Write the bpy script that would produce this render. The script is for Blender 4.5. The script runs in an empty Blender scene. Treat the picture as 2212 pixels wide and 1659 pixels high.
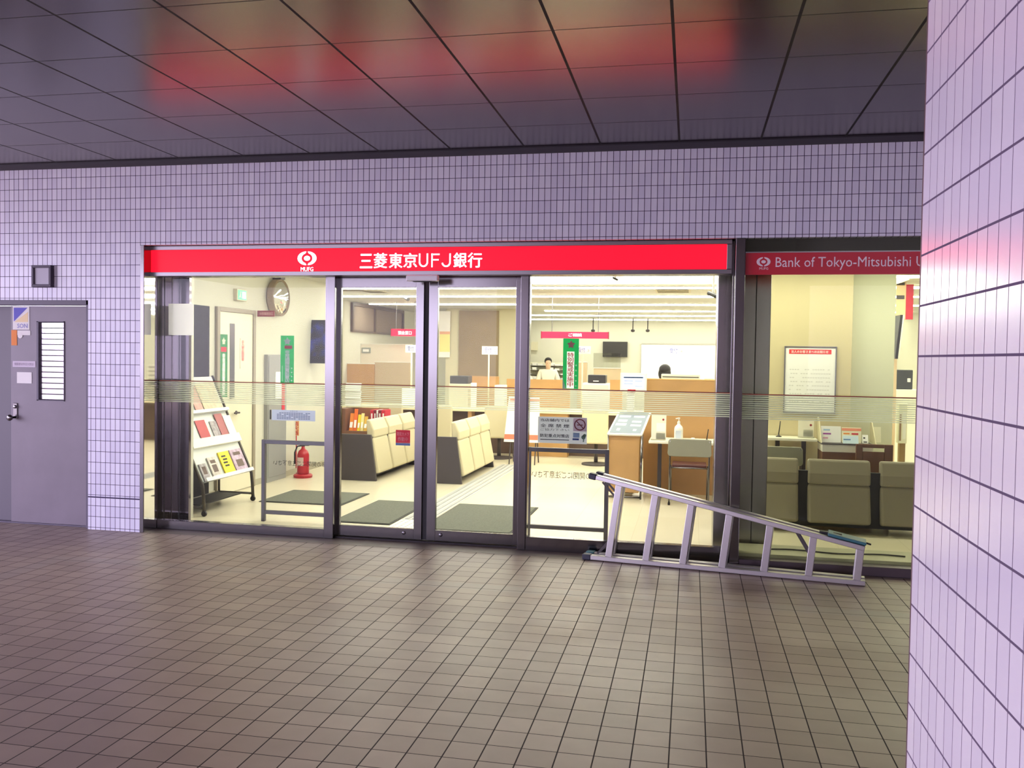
import bpy, bmesh, math, random
from mathutils import Vector, Matrix

random.seed(7)
S = bpy.context.scene
COL = S.collection
# ------------------------------------------------------------------ camera
FPX, YAW, PITCH, ROLL, CD, CH = 1897.35, -0.2011, -0.0305, 0.0150, 7.047, 1.628
CP = Vector((0.0, -CD, CH))
_f = Vector((math.sin(YAW) * math.cos(PITCH), math.cos(YAW) * math.cos(PITCH), math.sin(PITCH)))
_r0 = Vector((math.cos(YAW), -math.sin(YAW), 0.0))
_u0 = _r0.cross(_f)
_r = _r0 * math.cos(ROLL) + _u0 * math.sin(ROLL)
_u = -_r0 * math.sin(ROLL) + _u0 * math.cos(ROLL)
cam_data = bpy.data.cameras.new('camera')
cam = bpy.data.objects.new('camera', cam_data)
COL.objects.link(cam)
cam.matrix_world = Matrix(((_r.x, _u.x, -_f.x, CP.x), (_r.y, _u.y, -_f.y, CP.y), (_r.z, _u.z, -_f.z, CP.z), (0, 0, 0, 1)))
cam_data.sensor_fit = 'HORIZONTAL'
cam_data.sensor_width = 36.0
cam_data.lens = FPX * 36.0 / 2212.0
cam_data.clip_start = 0.05
cam_data.clip_end = 300
S.camera = cam
# ------------------------------------------------------------------ sky, exposure
WORLD_L = 4.5
w = bpy.data.worlds.new('sky')
S.world = w
w.use_nodes = True
bg = w.node_tree.nodes['Background']
bg.inputs[0].default_value = (0.80, 0.725, 1.0, 1)
_nt = w.node_tree
_tc = _nt.nodes.new('ShaderNodeTexCoord'); _sp = _nt.nodes.new('ShaderNodeSeparateXYZ'); _mr = _nt.nodes.new('ShaderNodeMapRange')
_nt.links.new(_tc.outputs['Generated'], _sp.inputs[0]); _nt.links.new(_sp.outputs[0], _mr.inputs[0])
_mr.inputs[1].default_value = 0.2; _mr.inputs[2].default_value = -1.0      # open street on the left
_mr.inputs[3].default_value = WORLD_L; _mr.inputs[4].default_value = WORLD_L * 2.35
_nt.links.new(_mr.outputs[0], bg.inputs[1])
S.view_settings.view_transform = 'Standard'
S.view_settings.look = 'None'
S.view_settings.exposure = 0.0
S.view_settings.gamma = 1.0
S.view_settings.use_curve_mapping = False
TUBE_L = 31.0        # fluorescent lines in the bank
ROOM_Z = 2.66        # bank ceiling
CAN_Z = 3.288        # outdoor ceiling
GY = 0.22            # shopfront glass plane

# ------------------------------------------------------------------ helpers
def ray(px, py):
    return _f + _r * ((px - 1106.0) / FPX) - _u * ((py - 829.5) / FPX)
def at(px, py, Y):
    d = ray(px, py); return CP + d * ((Y - CP.y) / d.y)
def atx(px, py, X):
    d = ray(px, py); return CP + d * ((X - CP.x) / d.x)
def atz(px, py, Z=0.0):
    d = ray(px, py); return CP + d * ((Z - CP.z) / d.z)
def rect(x0, y0, x1, y1, Y):
    mx, my = (x0 + x1) / 2, (y0 + y1) / 2
    return at(x0, my, Y).x, at(x1, my, Y).x, at(mx, y1, Y).z, at(mx, y0, Y).z

def lin(c):
    c = c / 255.0
    return c / 12.92 if c <= 0.04045 else ((c + 0.055) / 1.055) ** 2.4
MATS = {}
def M(name, rgb=(128, 128, 128), rough=0.5, metal=0.0, emit=0.0, spec=0.5, noise=0.0, nscale=20.0):
    if name in MATS: return MATS[name]
    m = bpy.data.materials.new(name); m.use_nodes = True
    nt = m.node_tree; b = nt.nodes['Principled BSDF']
    c = (lin(rgb[0]), lin(rgb[1]), lin(rgb[2]), 1)
    b.inputs['Base Color'].default_value = c
    b.inputs['Roughness'].default_value = rough
    b.inputs['Metallic'].default_value = metal
    b.inputs['Specular IOR Level'].default_value = spec
    if emit:
        b.inputs['Emission Color'].default_value = c
        b.inputs['Emission Strength'].default_value = emit
    if noise:
        tc = nt.nodes.new('ShaderNodeTexCoord'); n = nt.nodes.new('ShaderNodeTexNoise')
        n.inputs['Scale'].default_value = nscale; n.inputs['Detail'].default_value = 6
        mx = nt.nodes.new('ShaderNodeMix'); mx.data_type = 'RGBA'; mx.blend_type = 'MULTIPLY'
        rp = nt.nodes.new('ShaderNodeMapRange')
        rp.inputs[1].default_value = 0.3; rp.inputs[2].default_value = 0.7
        rp.inputs[3].default_value = 1 - noise; rp.inputs[4].default_value = 1 + noise * 0.4
        nt.links.new(tc.outputs['Object'], n.inputs['Vector'])
        nt.links.new(n.outputs['Fac'], rp.inputs[0])
        mx.inputs[0].default_value = 1; mx.inputs[6].default_value = c
        nt.links.new(rp.outputs[0], mx.inputs[7])
        nt.links.new(mx.outputs[2], b.inputs['Base Color'])
    MATS[name] = m
    return m

class NT:
    """tiny node helper"""
    def __init__(s, name):
        s.m = bpy.data.materials.new(name); s.m.use_nodes = True
        s.t = s.m.node_tree; s.b = s.t.nodes['Principled BSDF']
        MATS[name] = s.m
    def n(s, kind, **kw):
        o = s.t.nodes.new(kind)
        for k, v in kw.items(): setattr(o, k, v)
        return o
    def l(s, a, b): s.t.links.new(a, b)
    def math(s, op, a, b=None, c=None):
        o = s.n('ShaderNodeMath', operation=op)
        for i, v in enumerate((a, b, c)):
            if v is None: continue
            if isinstance(v, (int, float)): o.inputs[i].default_value = v
            else: s.l(v, o.inputs[i])
        return o.outputs[0]
    def xyz(s):
        tc = s.n('ShaderNodeTexCoord'); sp = s.n('ShaderNodeSeparateXYZ')
        s.l(tc.outputs['Object'], sp.inputs[0]); s.tc = tc
        return sp.outputs
    def line(s, v, pitch, phase, width):
        """1 on a joint of the given width, 0 elsewhere"""
        t = s.math('DIVIDE', s.math('SUBTRACT', v, phase), pitch)
        fr = s.math('FRACT', s.math('ADD', t, 0.5))
        d = s.math('ABSOLUTE', s.math('SUBTRACT', fr, 0.5))
        return s.math('LESS_THAN', d, width / pitch / 2)
    def cell(s, v, pitch, phase):
        return s.math('FLOOR', s.math('DIVIDE', s.math('SUBTRACT', v, phase), pitch))
    def mix(s, fac, a, b, blend='MIX'):
        o = s.n('ShaderNodeMix', data_type='RGBA', blend_type=blend)
        for i, v in ((0, fac), (6, a), (7, b)):
            if isinstance(v, (int, float)): o.inputs[i].default_value = v
            elif isinstance(v, tuple): o.inputs[i].default_value = (lin(v[0]), lin(v[1]), lin(v[2]), 1)
            else: s.l(v, o.inputs[i])
        return o.outputs[2]

def grid_mat(name, a, b, pa, pb, pha, phb, wa, wb, tile, tile2, grout, rough, spec=0.5, var=0.5, noise=0.0, nscale=6, band=None, groove=0.6, joint=None):
    """tiles on two axes (indices a, b of the object coordinates)"""
    k = NT(name); o = k.xyz()
    la = k.line(o[a], pa, pha, wa); lb = k.line(o[b], pb, phb, wb)
    g = k.math('MAXIMUM', la, lb)
    if joint is not None:
        jj = k.math('LESS_THAN', k.math('ABSOLUTE', k.math('SUBTRACT', o[b], joint)), 0.006)
        g = k.math('MAXIMUM', g, jj)
    cb = k.n('ShaderNodeCombineXYZ')
    k.l(k.cell(o[a], pa, pha), cb.inputs[0]); k.l(k.cell(o[b], pb, phb), cb.inputs[1])
    wn = k.n('ShaderNodeTexWhiteNoise', noise_dimensions='3D'); k.l(cb.outputs[0], wn.inputs['Vector'])
    col = k.mix(k.math('MULTIPLY', wn.outputs['Value'], var), tile, tile2)
    if noise:
        nz = k.n('ShaderNodeTexNoise'); nz.inputs['Scale'].default_value = nscale; nz.inputs['Detail'].default_value = 8
        k.l(k.tc.outputs['Object'], nz.inputs['Vector'])
        f = k.math('MULTIPLY_ADD', nz.outputs['Fac'], 2 * noise, 1 - noise)
        cc = k.n('ShaderNodeCombineColor'); [k.l(f, cc.inputs[i]) for i in range(3)]
        col = k.mix(1.0, col, cc.outputs[0], 'MULTIPLY')
    if band:
        for (ax, c0, wd, colr, lim) in band:
            hit = k.math('LESS_THAN', k.math('ABSOLUTE', k.math('SUBTRACT', o[ax], c0)), wd / 2)
            if lim is not None:
                hit = k.math('MULTIPLY', hit, k.math('GREATER_THAN' if lim[1] else 'LESS_THAN', o[lim[0]], lim[2]))
            col = k.mix(k.math('MULTIPLY', hit, 0.55), col, colr)
    col = k.mix(g, col, grout)
    k.l(col, k.b.inputs['Base Color'])
    k.b.inputs['Specular IOR Level'].default_value = spec
    r = k.math('MULTIPLY_ADD', g, 0.9 - rough, rough)
    k.l(r, k.b.inputs['Roughness'])
    bp = k.n('ShaderNodeBump'); bp.inputs['Strength'].default_value = groove; bp.inputs['Distance'].default_value = 0.003
    k.l(k.math('SUBTRACT', 1.0, g), bp.inputs['Height']); k.l(bp.outputs[0], k.b.inputs['Normal'])
    return k.m

def glass_mat(name, tint=(0.97, 0.985, 0.965), ior=1.45):
    k = NT(name); k.t.nodes.remove(k.b)
    out = [n for n in k.t.nodes if n.type == 'OUTPUT_MATERIAL'][0]
    tr = k.n('ShaderNodeBsdfTransparent'); tr.inputs[0].default_value = (*tint, 1)
    gl = k.n('ShaderNodeBsdfGlossy'); gl.inputs['Roughness'].default_value = 0.0
    fr = k.n('ShaderNodeFresnel'); fr.inputs[0].default_value = ior
    mx = k.n('ShaderNodeMixShader')
    k.l(fr.outputs[0], mx.inputs[0]); k.l(tr.outputs[0], mx.inputs[1]); k.l(gl.outputs[0], mx.inputs[2])
    k.l(mx.outputs[0], out.inputs[0])
    return k.m
def film_mat(name, dens):
    k = NT(name); b = k.b
    out = [n for n in k.t.nodes if n.type == 'OUTPUT_MATERIAL'][0]
    o = k.xyz()
    ln = k.line(o[2], 0.0168, 0.0, 0.0095)
    tr = k.n('ShaderNodeBsdfTransparent')
    b.inputs['Base Color'].default_value = (0.8, 0.86, 0.72, 1); b.inputs['Roughness'].default_value = 0.7
    tl = k.n('ShaderNodeBsdfTranslucent'); tl.inputs[0].default_value = (0.85, 0.9, 0.75, 1)
    m1 = k.n('ShaderNodeMixShader'); m1.inputs[0].default_value = 0.7
    k.l(b.outputs[0], m1.inputs[1]); k.l(tl.outputs[0], m1.inputs[2])
    mx = k.n('ShaderNodeMixShader')
    k.l(k.math('MULTIPLY', ln, dens), mx.inputs[0]); k.l(tr.outputs[0], mx.inputs[1]); k.l(m1.outputs[0], mx.inputs[2])
    k.l(mx.outputs[0], out.inputs[0])
    return k.m

def tag(o, label=None, cat=None, group=None, kind=None):
    if label: o['label'] = label
    if cat: o['category'] = cat
    if group: o['group'] = group
    if kind: o['kind'] = kind
    return o
def T(name, label, cat, loc=(0, 0, 0), rz=0.0, group=None, kind=None):
    o = bpy.data.objects.new(name, None); COL.objects.link(o)
    o.empty_display_size = 0.1
    o.location = loc; o.rotation_euler = (0, 0, rz)
    return tag(o, label, cat, group, kind)
def copy_tree(o, parent=None):
    c = o.copy(); COL.objects.link(c); c.parent = parent
    for ch in list(o.children): copy_tree(ch, c)
    return c
def wloc(o):
    v = Vector((0, 0, 0))
    while o is not None: v += o.location; o = o.parent
    return v

class MB:
    """collects shapes into one mesh; world coordinates unless local"""
    def __init__(s, local=False): s.bm = bmesh.new(); s.local = local
    def _add(s, verts, faces):
        vs = [s.bm.verts.new(v) for v in verts]
        for f in faces:
            try: s.bm.faces.new([vs[i] for i in f])
            except ValueError: pass
        return vs
    def box(s, x0, x1, y0, y1, z0, z1):
        if x0 > x1: x0, x1 = x1, x0
        if y0 > y1: y0, y1 = y1, y0
        if z0 > z1: z0, z1 = z1, z0
        s._add([(x0, y0, z0), (x1, y0, z0), (x1, y1, z0), (x0, y1, z0), (x0, y0, z1), (x1, y0, z1), (x1, y1, z1), (x0, y1, z1)],
               [(3, 2, 1, 0), (4, 5, 6, 7), (0, 1, 5, 4), (1, 2, 6, 5), (2, 3, 7, 6), (3, 0, 4, 7)])
        return s
    def obox(s, c, ax, ay, az):
        """box with centre c and half-axis vectors"""
        c, ax, ay, az = Vector(c), Vector(ax), Vector(ay), Vector(az)
        v = [c + ax * i + ay * j + az * k for k in (-1, 1) for (i, j) in ((-1, -1), (1, -1), (1, 1), (-1, 1))]
        s._add(v, [(3, 2, 1, 0), (4, 5, 6, 7), (0, 1, 5, 4), (1, 2, 6, 5), (2, 3, 7, 6), (3, 0, 4, 7)])
        return s
    def bar(s, p, q, w, h, up=(0, 0, 1)):
        p, q = Vector(p), Vector(q); d = (q - p)
        L = d.length; d.normalize(); sd = d.cross(Vector(up)); 
        if sd.length < 1e-4: sd = d.cross(Vector((1, 0, 0)))
        sd.normalize(); up2 = sd.cross(d)
        return s.obox((p + q) / 2, d * (L / 2), sd * (w / 2), up2 * (h / 2))
    def prism(s, poly, ext):
        """polygon (3D points) extruded by vector ext"""
        n = len(poly); e = Vector(ext)
        v = [Vector(p) for p in poly] + [Vector(p) + e for p in poly]
        f = [tuple(range(n))[::-1], tuple(range(n, 2 * n))] + [(i, (i + 1) % n, n + (i + 1) % n, n + i) for i in range(n)]
        s._add(v, f); return s
    def tube(s, pts, r, seg=10, closed=False):
        pts = [Vector(p) for p in pts]; n = len(pts); rings = []
        up = None
        for i, p in enumerate(pts):
            a = pts[i - 1] if i or closed else p; b = pts[(i + 1) % n] if i < n - 1 or closed else p
            d = (b - a).normalized()
            if up is None:
                up = Vector((0, 0, 1)) if abs(d.z) < 0.9 else Vector((1, 0, 0))
            sd = d.cross(up).normalized(); up = sd.cross(d).normalized()
            rr = r[i] if isinstance(r, (list, tuple)) else r
            rings.append([s.bm.verts.new(p + (sd * math.cos(2 * math.pi * k / seg) + up * math.sin(2 * math.pi * k / seg)) * rr) for k in range(seg)])
        for i in range(n - (0 if closed else 1)):
            A, B = rings[i], rings[(i + 1) % n]
            for k in range(seg):
                s.bm.faces.new((A[k], A[(k + 1) % seg], B[(k + 1) % seg], B[k]))
        if not closed:
            s.bm.faces.new(rings[0][::-1]); s.bm.faces.new(rings[-1])
        return s
    def lathe(s, prof, c=(0, 0, 0), axis='z', seg=24):
        c = Vector(c); rings = []
        def pt(r, h, a):
            if axis == 'z': return c + Vector((r * math.cos(a), r * math.sin(a), h))
            if axis == 'y': return c + Vector((r * math.cos(a), h, r * math.sin(a)))
            return c + Vector((h, r * math.cos(a), r * math.sin(a)))
        for r, h in prof:
            rings.append([s.bm.verts.new(pt(max(r, 1e-4), h, 2 * math.pi * k / seg)) for k in range(seg)])
        for A, B in zip(rings, rings[1:]):
            for k in range(seg): s.bm.faces.new((A[k], A[(k + 1) % seg], B[(k + 1) % seg], B[k]))
        s.bm.faces.new(rings[0][::-1]); s.bm.faces.new(rings[-1])
        return s
    def disc(s, c, r, y0, y1, seg=28, rz=None):
        """flat disc facing -y"""
        rz = r if rz is None else rz
        poly = [(c[0] + r * math.cos(2 * math.pi * k / seg), y0, c[1] + rz * math.sin(2 * math.pi * k / seg)) for k in range(seg)]
        return s.prism(poly, (0, y1 - y0, 0))
    def ball(s, c, rx, ry=None, rz=None, seg=14, rings=9):
        ry = rx if ry is None else ry; rz = rx if rz is None else rz
        m = Matrix.Translation(c) @ Matrix.Diagonal((rx, ry, rz, 1))
        bmesh.ops.create_uvsphere(s.bm, u_segments=seg, v_segments=rings, radius=1, matrix=m)
        return s
    def build(s, name, mat, parent=None, bevel=0.0, smooth=False, kind=None, segs=2, label=None):
        bmesh.ops.recalc_face_normals(s.bm, faces=s.bm.faces)
        if parent is not None and not s.local:
            bmesh.ops.translate(s.bm, vec=-wloc(parent), verts=s.bm.verts)
        me = bpy.data.meshes.new(name); s.bm.to_mesh(me); s.bm.free()
        me.materials.append(mat)
        if smooth:
            for p in me.polygons: p.use_smooth = True
        o = bpy.data.objects.new(name, me); COL.objects.link(o)
        if parent is not None: o.parent = parent
        if bevel:
            b = o.modifiers.new('bevel', 'BEVEL'); b.width = bevel; b.segments = segs; b.limit_method = 'ANGLE'; b.angle_limit = 0.7
            b.harden_normals = False
        if kind: o['kind'] = kind
        if label: o['label'] = label
        return o

def text(body, mat, parent, x0, x1, z0, z1, y, name='lettering', bold=0.0, mirror=False, vertical=False, wall=None, depth=0.0015):
    """lettering fitted into a rectangle on a plane facing -y (or, with wall = X, on a wall facing +x with x0,x1 = y range)"""
    body2 = '\n'.join(body) if vertical else body
    c = bpy.data.curves.new(name, 'FONT'); c.body = body2; c.size = 1.0; c.align_x = 'CENTER' if vertical else 'LEFT'
    c.offset = 0.0; c.extrude = 0.0; c.resolution_u = 2
    if vertical: c.space_line = 0.92
    o = bpy.data.objects.new(name, c); COL.objects.link(o)
    bpy.context.view_layer.update()
    me = bpy.data.meshes.new_from_object(o.evaluated_get(bpy.context.evaluated_depsgraph_get()))
    bpy.data.objects.remove(o); bpy.data.curves.remove(c)
    if not me.vertices: return None
    xs = [v.co.x for v in me.vertices]; ys = [v.co.y for v in me.vertices]
    ax, bx, ay, by = min(xs), max(xs), min(ys), max(ys)
    off = wloc(parent) if parent is not None else Vector((0, 0, 0))
    for v in me.vertices:
        s = (v.co.x - ax) / max(bx - ax, 1e-6); t = (v.co.y - ay) / max(by - ay, 1e-6)
        if mirror: s = 1 - s
        if wall is None: p = Vector((x0 + (x1 - x0) * s, y, z0 + (z1 - z0) * t))
        else: p = Vector((wall, x0 + (x1 - x0) * s, z0 + (z1 - z0) * t))
        v.co = p - off
    if bold:                                  # heavier strokes: overlaid copies nudged sideways
        sx = (x1 - x0) / max(bx - ax, 1e-6) * bold; sz = (z1 - z0) / max(by - ay, 1e-6) * bold * 0.6
        bb = bmesh.new(); bb.from_mesh(me); base = list(bb.verts) + list(bb.edges) + list(bb.faces)
        for q_, (dx, dz) in enumerate(((sx, 0), (-sx, 0), (0, sz), (0, -sz))):
            r_ = bmesh.ops.duplicate(bb, geom=base)
            e_ = 0.00006 * (q_ + 1)
            for v in r_['geom']:
                if isinstance(v, bmesh.types.BMVert): v.co += Vector((dx, -e_, dz)) if wall is None else Vector((e_, dx, dz))
        bb.to_mesh(me); bb.free()
    me.materials.clear(); me.materials.append(mat); me.name = name
    ob = bpy.data.objects.new(name, me); COL.objects.link(ob)
    if parent is not None: ob.parent = parent
    return ob

def emblem(parent, cx, cz, rx, rz, y, mat, name='emblem'):
    """a disc held between two crescents"""
    m = MB(); m.disc((cx, cz), rx * 0.33, y, y - 0.001, rz=rz * 0.36)
    for sgn in (-1, 1):
        out, inn = [], []
        for k in range(25):
            a = math.radians(93 + 174 * k / 24)
            ox, oz = -0.035 + 0.965 * math.cos(a), math.sin(a)
            ix, iz = -0.035 + 0.53 * math.cos(a), 0.70 * math.sin(a)
            if k in (0, 24): ix, iz = ox, oz * 0.86
            if k in (1, 23): iz *= 1.15
            out.append((cx - sgn * ox * rx * -1, y - 0.001, cz + oz * rz)); inn.append((cx - sgn * ix * rx * -1, y - 0.001, cz + iz * rz))
        for k in range(24):
            m.prism([out[k], out[k + 1], inn[k + 1], inn[k]], (0, 0.001, 0))
    return m.build(name, mat, parent)

# ------------------------------------------------------------------ materials
TILE = grid_mat('facade_tile', 0, 2, 0.05, 0.0992, -4.84, 2.60, 0.0050, 0.0044, (236, 234, 246), (222, 219, 236), (62, 52, 84), 0.22, 0.5, 1.0, groove=0.35, joint=0.298)
TILE_P = grid_mat('pillar_tile', 1, 2, 0.05, 0.0995, -5.170, 2.04, 0.0024, 0.0042, (230, 222, 230), (222, 213, 225), (96, 80, 104), 0.2, 0.5, 1.0, groove=0.3)
TILE_Q = grid_mat('pillar_tile_front', 0, 2, 0.05, 0.0995, 0.457, 2.04, 0.0032, 0.0040, (230, 222, 230), (220, 211, 224), (86, 70, 96), 0.2, 0.5, 1.0, groove=0.3)
PAVE = grid_mat('paving_tile', 0, 1, 0.1507, 0.1507, -0.9616, -3.0447, 0.0058, 0.0048, (146, 128, 114), (160, 142, 126), (40, 29, 25), 0.42, 0.45, 1.0, noise=0.16, nscale=5,
                band=[(1, -1.05, 0.15, (150, 138, 128), (0, True, -4.75)), (0, -4.82, 0.15, (150, 138, 128), (1, False, -1.0))])
STEEL = M('stainless_steel', (118, 115, 116), 0.17, 1.0)
STEEL_S = M('satin_steel', (136, 132, 135), 0.3, 1.0)
MIRROR = M('mirror_steel', (215, 213, 212), 0.035, 1.0)
RAIL = M('guard_rail_steel', (98, 96, 100), 0.45, 1.0)
DOORGREY = M('grey_door_paint', (124, 114, 124), 0.38, 0.0, noise=0.10, nscale=3)
FRAMEGREY = M('dark_grey_frame', (88, 80, 96), 0.45)
BLACK = M('black_rubber', (22, 20, 22), 0.6)
DARK = M('dark_void', (34, 32, 36), 0.6)
WHITE = M('white_paint', (238, 236, 226), 0.6)
PAPER = M('white_paper', (246, 244, 240), 0.8)
CREAM = M('cream_wall', (203, 201, 184), 0.7)
CEILW = M('white_ceiling', (200, 199, 192), 0.85)
VINYL = grid_mat('cream_vinyl_floor', 0, 1, 0.6, 0.6, 0.1, 0.3, 0.002, 0.002, (218, 209, 184), (214, 204, 177), (198, 187, 160), 0.28, 0.5, 1.0, groove=0.05)
WOOD = M('counter_wood', (188, 146, 92), 0.45, noise=0.12, nscale=3)
WOODD = M('brown_wood', (118, 80, 55), 0.45, noise=0.15, nscale=4)
FABRIC = M('cream_vinyl_fabric', (204, 194, 158), 0.55)
CHAR = M('charcoal_panel', (66, 60, 60), 0.5)
MAT_G = M('grey_door_mat', (104, 106, 94), 0.95, noise=0.25, nscale=60)
TACT = M('tactile_grey', (190, 190, 184), 0.6)
TACTW = M('tactile_white', (226, 224, 212), 0.6)
GREEN = M('banner_green', (30, 128, 70), 0.6)
REDINK = M('red_ink', (196, 30, 52), 0.6)
INK = M('black_ink', (40, 38, 42), 0.7)
BLUEINK = M('blue_ink', (48, 66, 170), 0.6)
BLUEPLATE = M('blue_grey_plate', (158, 166, 206), 0.5)
GREYPLATE = M('grey_blue_plate', (150, 156, 178), 0.5)
GLASS = glass_mat('shopfront_glass', ior=1.22)
GLASS2 = glass_mat('green_tint_glass', (0.90, 0.93, 0.84), ior=1.22)
CLEAR = glass_mat('clear_acrylic', (0.96, 0.97, 0.95))
FILM = film_mat('striped_film', 0.72)
REDLINE = M('red_film_line', (150, 52, 40), 0.6)
SKIN = M('skin', (216, 180, 152), 0.55)
HAIR = M('black_hair', (30, 27, 27), 0.5)
SHIRT = M('white_shirt', (226, 222, 206), 0.8)
ALU = M('ladder_aluminium', (206, 202, 202), 0.3, 0.85)
TEAL = M('teal_plastic', (52, 104, 112), 0.45)
DKBLUE = M('dark_navy_cap', (48, 50, 66), 0.5)
EXTRED = M('extinguisher_red', (178, 30, 40), 0.35)
STEELGREY = M('grey_cabinet_paint', (150, 150, 146), 0.5)
YELLOW = M('yellow_print', (246, 218, 50), 0.6)
ORANGE = M('orange_print', (240, 140, 50), 0.6)
PINKRED = M('printed_red', (190, 80, 84), 0.6)
BEIGEP = M('printed_beige', (226, 204, 172), 0.6, noise=0.25, nscale=18)
GREYP = M('printed_grey', (176, 168, 170), 0.6, noise=0.35, nscale=30)
MULTI = M('printed_mixed', (200, 176, 196), 0.6, noise=0.35, nscale=22)
TUBE = M('fluorescent_tube', (255, 252, 240), 0.5, emit=TUBE_L)
SCREEN = M('lit_screen', (214, 222, 250), 0.4, emit=0.9)

def MT(name, rgb, t=0.5):
    if name in MATS: return MATS[name]
    k = NT(name); c = (lin(rgb[0]), lin(rgb[1]), lin(rgb[2]), 1)
    out = [n for n in k.t.nodes if n.type == 'OUTPUT_MATERIAL'][0]
    k.b.inputs['Base Color'].default_value = c; k.b.inputs['Roughness'].default_value = 0.7
    tl = k.n('ShaderNodeBsdfTranslucent'); tl.inputs[0].default_value = c
    mx = k.n('ShaderNodeMixShader'); mx.inputs[0].default_value = t
    k.l(k.b.outputs[0], mx.inputs[1]); k.l(tl.outputs[0], mx.inputs[2]); k.l(mx.outputs[0], out.inputs[0])
    return k.m

def structure(name, mb, mat, parent=None, bevel=0.0, smooth=False):
    return mb.build(name, mat, parent, bevel, smooth, kind='structure')

# ------------------------------------------------------------------ the setting outside
SX0, SX1 = -4.838, 4.4           # shop opening
DX0, DX1, DZ = -7.15, -5.369, 2.087
FT = 2.578                       # top of the shop opening
b = MB()
b.box(-12, DX0, 0, 0.19, 0, CAN_Z); b.box(DX0, DX1, 0, 0.19, DZ, CAN_Z); b.box(DX1, SX0, 0, 0.19, 0, CAN_Z)
b.box(SX0, SX1, 0, 0.19, FT, CAN_Z); b.box(SX1, 7, 0, 0.19, 0, CAN_Z)
structure('wall_front', b, TILE)
structure('floor', MB().box(-40, 16, -40, 0.0, -0.1, 0).box(DX0, DX1, 0.0, 0.19, -0.1, 0), PAVE)
structure('trim_1', MB().box(SX0, SX1, 0.0, 0.30, -0.1, 0.002), M('threshold_stone', (116, 104, 92), 0.5, noise=0.15, nscale=8))
# dark glossy ceiling panels outside, with open joints
k = NT('dark_ceiling_panel'); o = k.xyz()
ja = k.line(o[0], 0.6, -2.5248, 0.016); jb = k.line(o[1], 0.5972, -3.191, 0.008)
jb = k.math('MULTIPLY', jb, k.math('LESS_THAN', o[1], -0.4)); ja = k.math('MULTIPLY', ja, k.math('LESS_THAN', o[1], -0.2))
g = k.math('MAXIMUM', ja, jb)
cb = k.n('ShaderNodeCombineXYZ'); k.l(k.cell(o[0], 0.6, -2.5248), cb.inputs[0]); k.l(k.cell(o[1], 0.5972, -3.191), cb.inputs[1])
wn = k.n('ShaderNodeTexWhiteNoise', noise_dimensions='3D'); k.l(cb.outputs[0], wn.inputs['Vector'])
k.l(k.mix(g, k.mix(wn.outputs['Value'], (32, 27, 32), (36, 31, 35)), (7, 5, 6)), k.b.inputs['Base Color'])
k.l(k.math('MULTIPLY_ADD', g, 0.6, 0.24), k.b.inputs['Roughness'])
k.l(k.math('MULTIPLY_ADD', g, -0.5, 1.0), k.b.inputs['Specular IOR Level'])
k.b.inputs['IOR'].default_value = 1.6
structure('ceiling', MB().box(-11.0, 7, -13.0, 0.0, CAN_Z, CAN_Z + 0.25), k.m)
structure('trim_2', MB().box(-11.0, 7, -0.2, 0.0, CAN_Z - 0.012, CAN_Z - 0.001), M('ceiling_edge_trim', (44, 38, 46), 0.6))
structure('added_wall_rear', MB().box(-5.5, 3.0, -17.2, -17, 0, 4.2), M('added_reflection_wall', (150, 138, 140), 0.7, noise=0.3, nscale=0.6))  # unseen wall added behind the camera to darken what the steel reflects
structure('wall_right', MB().box(6.0, 6.2, -13.0, 0.0, 0, CAN_Z), M('side_wall_paint', (170, 160, 176), 0.6))
# pillar on the right: tiled sides and a rounded corner bead
PX, PY0, PY1 = 0.442, -6.75, -5.155
p = T('pillar', None, None, (0, 0, 0), kind='structure')
MB().box(PX + 0.0005, PX + 0.9, PY0 + 0.012, PY1 - 0.012, 0, CAN_Z).build('tiled_face', TILE_P, p)
b = MB()
for xx in (PX + 0.012, PX + 0.888):
    for yy in (PY0 + 0.012, PY1 - 0.012):
        b.tube([(xx, yy, 0), (xx, yy, CAN_Z)], 0.0124, 14)
b.build('corner_bead', M('brown_tile_edge', (112, 86, 90), 0.5), p, smooth=True)
MB().box(PX + 0.012, PX + 0.888, PY0, PY1, 0, CAN_Z).build('tiled_end', TILE_Q, p)
for ch in p.children: ch['kind'] = 'structure'

# grey steel service door on the left
d = T('door_1', 'grey steel service door with louvred glass vent, left of the shopfront', 'door', ((DX0 + DX1) / 2, 0.08, 0), kind='structure')
b = MB(); b.box(DX0, DX1, 0.01, 0.15, DZ - 0.045, DZ); b.box(DX1 - 0.03, DX1, 0.01, 0.15, 0, DZ); b.box(DX0, DX0 + 0.03, 0.01, 0.15, 0, DZ)
b.build('door_frame', FRAMEGREY, d, 0.003)
LX0 = at(24, 900, 0.075).x
vx0, vx1, vz0, vz1 = rect(80, 694, 140, 866, 0.075)
b = MB(); LR = DX1 - 0.034; LT = DZ - 0.05
b.box(LX0, vx0, 0.075, 0.12, 0.015, LT); b.box(vx1, LR, 0.075, 0.12, 0.015, LT)
b.box(vx0, vx1, 0.075, 0.12, 0.015, vz0); b.box(vx0, vx1, 0.075, 0.12, vz1, LT)
b.build('door_leaf', DOORGREY, d)
MB().box(DX0 + 0.034, LX0 - 0.006, 0.11, 0.15, 0.015, LT).build('side_leaf', M('side_leaf_paint', (96, 90, 100), 0.45), d)
b = MB(); b.box(vx0, vx0 + 0.02, 0.068, 0.12, vz0, vz1); b.box(vx1 - 0.008, vx1, 0.068, 0.12, vz0, vz1)
b.box(vx0, vx1, 0.068, 0.12, vz0, vz0 + 0.008); b.box(vx0, vx1, 0.068, 0.12, vz1 - 0.008, vz1)
b.build('vent_frame', FRAMEGREY, d)
b = MB(); n = 14
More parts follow.
